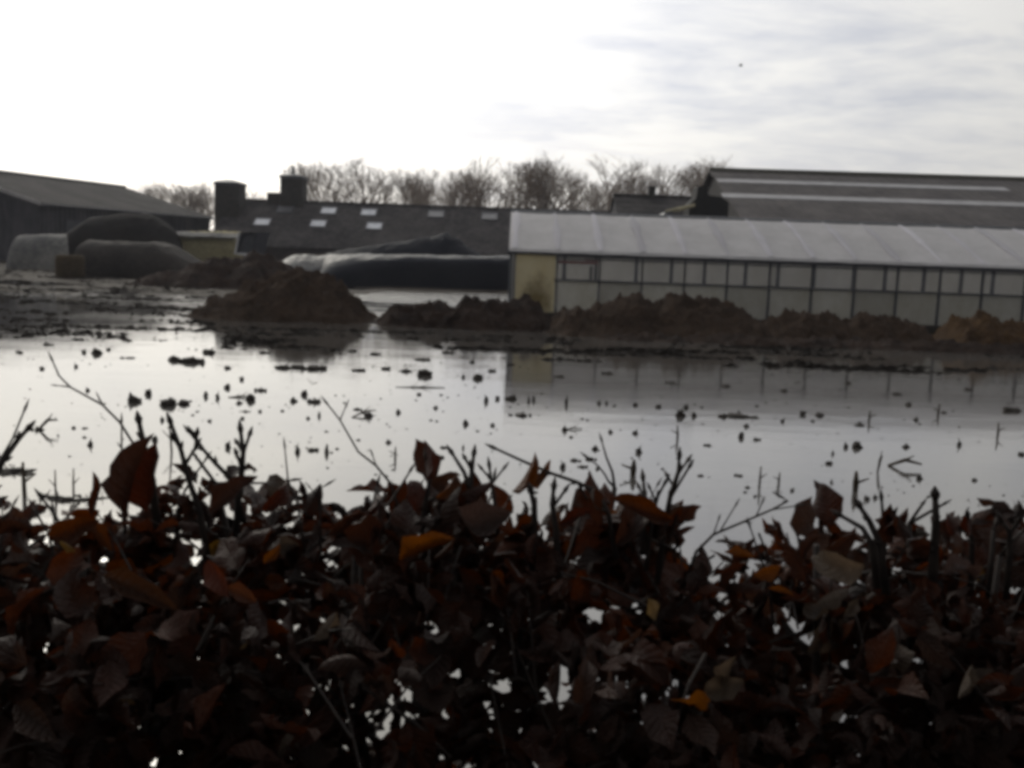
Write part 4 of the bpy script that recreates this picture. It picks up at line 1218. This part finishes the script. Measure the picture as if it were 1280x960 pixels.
for (pl, Y, th, subs) in SHOOTS:
    n = len(pl); mb = MB()
    dy = random.uniform(-0.05, 0.05)
    P3 = {p: at(p[0], p[1], Y + dy * i / n) for i, p in enumerate(pl)}
    k = Y / FPX
    pts = [P3[p] for p in pl]
    pts = [pts[0] - (pts[1] - pts[0]) * 0.8 - Vector((0, 0, 0.05))] + pts
    rad = [th * k * (1.0 if th < 2.5 else 1.35) * (1.0 - 0.5 * i / n) for i in range(n + 1)]
    mb.tube(pts, rad, 6)
    e = (pts[-1] - pts[-2]).normalized()
    mb.tube([pts[-1] - e * 0.004, pts[-1] + e * 0.006, pts[-1] + e * 0.02], [rad[-1] * 0.9, rad[-1] * 1.7, rad[-1] * 0.3], 6)
    for (a, b) in subs:
        A_ = at(a[0], a[1], Y); B_ = at(b[0], b[1], Y - random.uniform(-0.02, 0.03)); e = (B_ - A_).normalized()
        r_ = th * k * (0.5 if th < 2.5 else 0.7)
        mb.tube([A_, (A_ + B_) / 2, B_, B_ + e * 0.006, B_ + e * 0.018], [r_, r_ * 0.8, r_ * 0.75, r_ * 1.3, r_ * 0.3], 5)
    for i in range(1, n):   # buds along the shoot
        if random.random() < 0.6:
            e = (pts[i + 1] - pts[i]).normalized(); sd = e.orthogonal().normalized() * random.choice((-1, 1))
            p = pts[i]; dv = (e + sd * 0.7).normalized()
            mb.tube([p, p + dv * 0.005, p + dv * 0.014], [rad[i] * 0.6, rad[i] * 0.9, rad[i] * 0.2], 5)
    mb.build('shoot', M['bark'], hedge, True)

# single leaves that stand out along the top: px base, px tip, width factor, depth, tint
ORANGE = (0.125, 0.042, 0.012); RED = (0.045, 0.013, 0.008); BROWN = (0.034, 0.014, 0.009); YEL = (0.24, 0.15, 0.06); PALE = (0.10, 0.073, 0.052); MAUVE = (0.042, 0.026, 0.022)
TOPLEAVES = [
    ((160, 645), (172, 545), BROWN, 1.42), ((186, 640), (178, 560), RED, 1.46), ((215, 620), (250, 600), RED, 1.45), ((262, 640), (320, 598), BROWN, 1.42), ((330, 640), (358, 600), RED, 1.46),
    ((410, 668), (455, 624), BROWN, 1.44), ((455, 645), (480, 612), RED, 1.46), ((520, 640), (520, 596), RED, 1.44), ((533, 600), (535, 552), RED, 1.44), ((545, 622), (580, 592), ORANGE, 1.46), ((575, 618), (612, 595), RED, 1.48),
    ((640, 614), (676, 574), ORANGE, 1.49), ((655, 600), (692, 588), ORANGE, 1.49), ((742, 640), (698, 652), RED, 1.42), ((750, 640), (722, 606), BROWN, 1.45), ((688, 640), (700, 662), ORANGE, 1.5),
    ((840, 650), (765, 625), (0.06, 0.02, 0.009), 1.42), ((770, 680), (840, 620), BROWN, 1.44), ((905, 690), (940, 705), ORANGE, 1.5), ((940, 720), (975, 704), ORANGE, 1.48), ((960, 735), (990, 745), ORANGE, 1.4),
    ((1005, 700), (1020, 664), BROWN, 1.46), ((1030, 690), (1065, 660), BROWN, 1.45), ((1105, 665), (1135, 632), RED, 1.44), ((1140, 670), (1125, 640), BROWN, 1.42), ((1190, 670), (1185, 636), RED, 1.42), ((1212, 670), (1218, 640), RED, 1.44),
    ((0, 668), (40, 660), BROWN, 1.36), ((36, 690), (18, 655), BROWN, 1.36), ((95, 690), (75, 668), YEL, 1.30), ((60, 672), (135, 640), (0.06, 0.021, 0.010), 1.34), ((140, 690), (95, 660), (0.09, 0.03, 0.012), 1.36),
    ((500, 700), (568, 676), ORANGE, 1.30), ((330, 705), (350, 680), ORANGE, 1.32), ((1080, 705), (1010, 718), PALE, 1.24), ((1060, 735), (1015, 742), PALE, 1.24), ((1072, 750), (1048, 780), PALE, 1.22), ((420, 765), (385, 790), PALE, 1.22),
    ((930, 850), (880, 868), PALE, 1.2), ((920, 820), (905, 860), PALE, 1.2), ((820, 775), (815, 750), YEL, 1.3), ((60, 955), (45, 945), (0.25, 0.13, 0.03), 1.25), ((310, 800), (298, 810), YEL, 1.28), ((220, 890), (275, 862), MAUVE, 1.2),
    ((130, 720), (215, 760), (0.05, 0.022, 0.012), 1.24), ((260, 700), (290, 745), (0.10, 0.025, 0.012), 1.26), ((280, 735), (320, 750), (0.09, 0.035, 0.02), 1.24), ((620, 800), (600, 840), MAUVE, 1.2), ((640, 640), (560, 680), MAUVE, 1.3), ((1215, 830), (1190, 870), PALE, 1.2), ((1270, 860), (1240, 820), MAUVE, 1.2),
    ((1180, 720), (1230, 700), MAUVE, 1.25), ((20, 880), (80, 930), (0.035, 0.018, 0.012), 1.15), ((80, 900), (110, 850), MAUVE, 1.18),
]
lf = []
for (a, b, tn, Y) in TOPLEAVES:
    A_ = at(a[0], a[1], Y); B_ = at(b[0], b[1], Y + rl.uniform(-0.03, 0.03))
    ax = B_ - A_; nr = Vector((rl.gauss(0, .8), -0.8, rl.gauss(0.3, .8)))
    lf.append((A_, ax, nr, ax.length * 1.05, rl.gauss(0.3, 0.8), rl.uniform(0.4, 1.05), rl.gauss(0, 1.0), tn))
for i, s in enumerate(lf):
    build_leaves('leaf', [s], hedge)

# ------------------------------------------------------------------ light and sky
SAZ, SEL = R(-25), R(26)
sd = Vector((math.sin(SAZ) * math.cos(SEL), math.cos(SAZ) * math.cos(SEL), math.sin(SEL)))
sun = bpy.data.lights.new('sun', 'SUN'); sun.energy = 0.5; sun.angle = R(20); sun.color = (1, 0.95, 0.86)
so = bpy.data.objects.new('sun', sun); COL.objects.link(so)
so.rotation_euler = (-sd).to_track_quat('-Z', 'Y').to_euler(); so.location = (0, 0, 40)

wd = bpy.data.worlds.new('World'); scene.world = wd; wd.use_nodes = True
t = NT(wd.node_tree); t.n.clear()
out = t.new('ShaderNodeOutputWorld'); bg = t.new('ShaderNodeBackground'); t.l.new(bg.outputs[0], out.inputs[0])
sky = t.new('ShaderNodeTexSky', sky_type='NISHITA'); sky.sun_disc = False; sky.sun_elevation = SEL; sky.sun_rotation = SAZ
sky.air_density = 1.0; sky.dust_density = 2.0; sky.ozone_density = 1.5
tc = t.new('ShaderNodeTexCoord'); dirv = tc.outputs['Generated']
dn = t.new('ShaderNodeVectorMath', operation='DOT_PRODUCT'); t.l.new(dirv, dn.inputs[0]); dn.inputs[1].default_value = sd
ang = t.math('MULTIPLY', t.math('ARCCOSINE', t.math('MINIMUM', dn.outputs['Value'], 0.99999)), 180 / math.pi)
e1 = t.math('MULTIPLY', t.math('EXPONENT', t.math('DIVIDE', ang, -16.0)), 1.8)
e2 = t.math('MULTIPLY', t.math('EXPONENT', t.math('DIVIDE', ang, -72.0)), 1.40)
inten = t.math('ADD', t.math('ADD', e1, e2), -0.03)
sx = t.new('ShaderNodeSeparateXYZ'); t.l.new(dirv, sx.inputs[0])
zz = t.math('ADD', t.math('MAXIMUM', sx.outputs[2], 0.0), 0.09)
cv = t.new('ShaderNodeCombineXYZ')
t.l.new(t.math('DIVIDE', sx.outputs[0], zz), cv.inputs[0]); t.l.new(t.math('DIVIDE', sx.outputs[1], zz), cv.inputs[1])
n1 = t.noise(t.scale(cv.outputs[0], (0.8, 1.0, 1)), 1.25, 7, 0.58, 0.6)
n2 = t.noise(t.scale(cv.outputs[0], (1.0, 1.5, 1)), 3.6, 5, 0.6, 0.4)
cl = t.mapr(t.math('ADD', t.math('MULTIPLY', n1, 0.75), t.math('MULTIPLY', n2, 0.25)), 0.38, 0.58)
ctint = t.mix(cl, (7.5, 7.65, 8.2), (10.8, 10.6, 10.2))
ctint = t.mix(t.mapr(ang, 5, 32, 0.8, 0.0), ctint, (10.9, 10.4, 8.9))
ctint = t.mix(t.mapr(sx.outputs[2], 0.0, 0.16, 0.75, 0.0), ctint, (10.6, 10.2, 9.6))
vm = t.new('ShaderNodeVectorMath', operation='SCALE'); t.l.new(ctint, vm.inputs[0]); t.l.new(inten, vm.inputs['Scale'])
cm = t.mix(0.93, sky.outputs[0], vm.outputs[0])
t.l.new(cm, bg.inputs[0]); bg.inputs[1].default_value = 0.1

# ------------------------------------------------------------------ air
mb = MB(); mb.quad_box((0, 130, 19.5), 420, 180, 22.5)
hz = mb.build('haze', M['water'])
hm = bpy.data.materials.new('damp_air'); hm.use_nodes = True; ht = NT(hm.node_tree); ht.n.clear()
ho = ht.new('ShaderNodeOutputMaterial'); hv = ht.new('ShaderNodeVolumePrincipled'); ht.l.new(hv.outputs[0], ho.inputs['Volume'])
hv.inputs['Color'].default_value = (0.88, 0.90, 1.0, 1); hv.inputs['Density'].default_value = 0.00035; hv.inputs['Anisotropy'].default_value = 0.4
hz.data.materials[0] = hm
tag(hz, 'thin damp winter air over the flooded farm', None, None, 'stuff')
# ------------------------------------------------------------------ view
vs = scene.view_settings
vs.view_transform = 'Standard'; vs.look = 'None'; vs.exposure = 0.0; vs.gamma = 1.0; vs.use_curve_mapping = False
scene.cycles.pixel_filter_type = 'BLACKMAN_HARRIS'
scene.cycles.filter_width = 4.2
scene.cycles.max_bounces = 8; scene.cycles.transparent_max_bounces = 12
for o in bpy.data.objects:
    if '_base' in o: del o['_base']
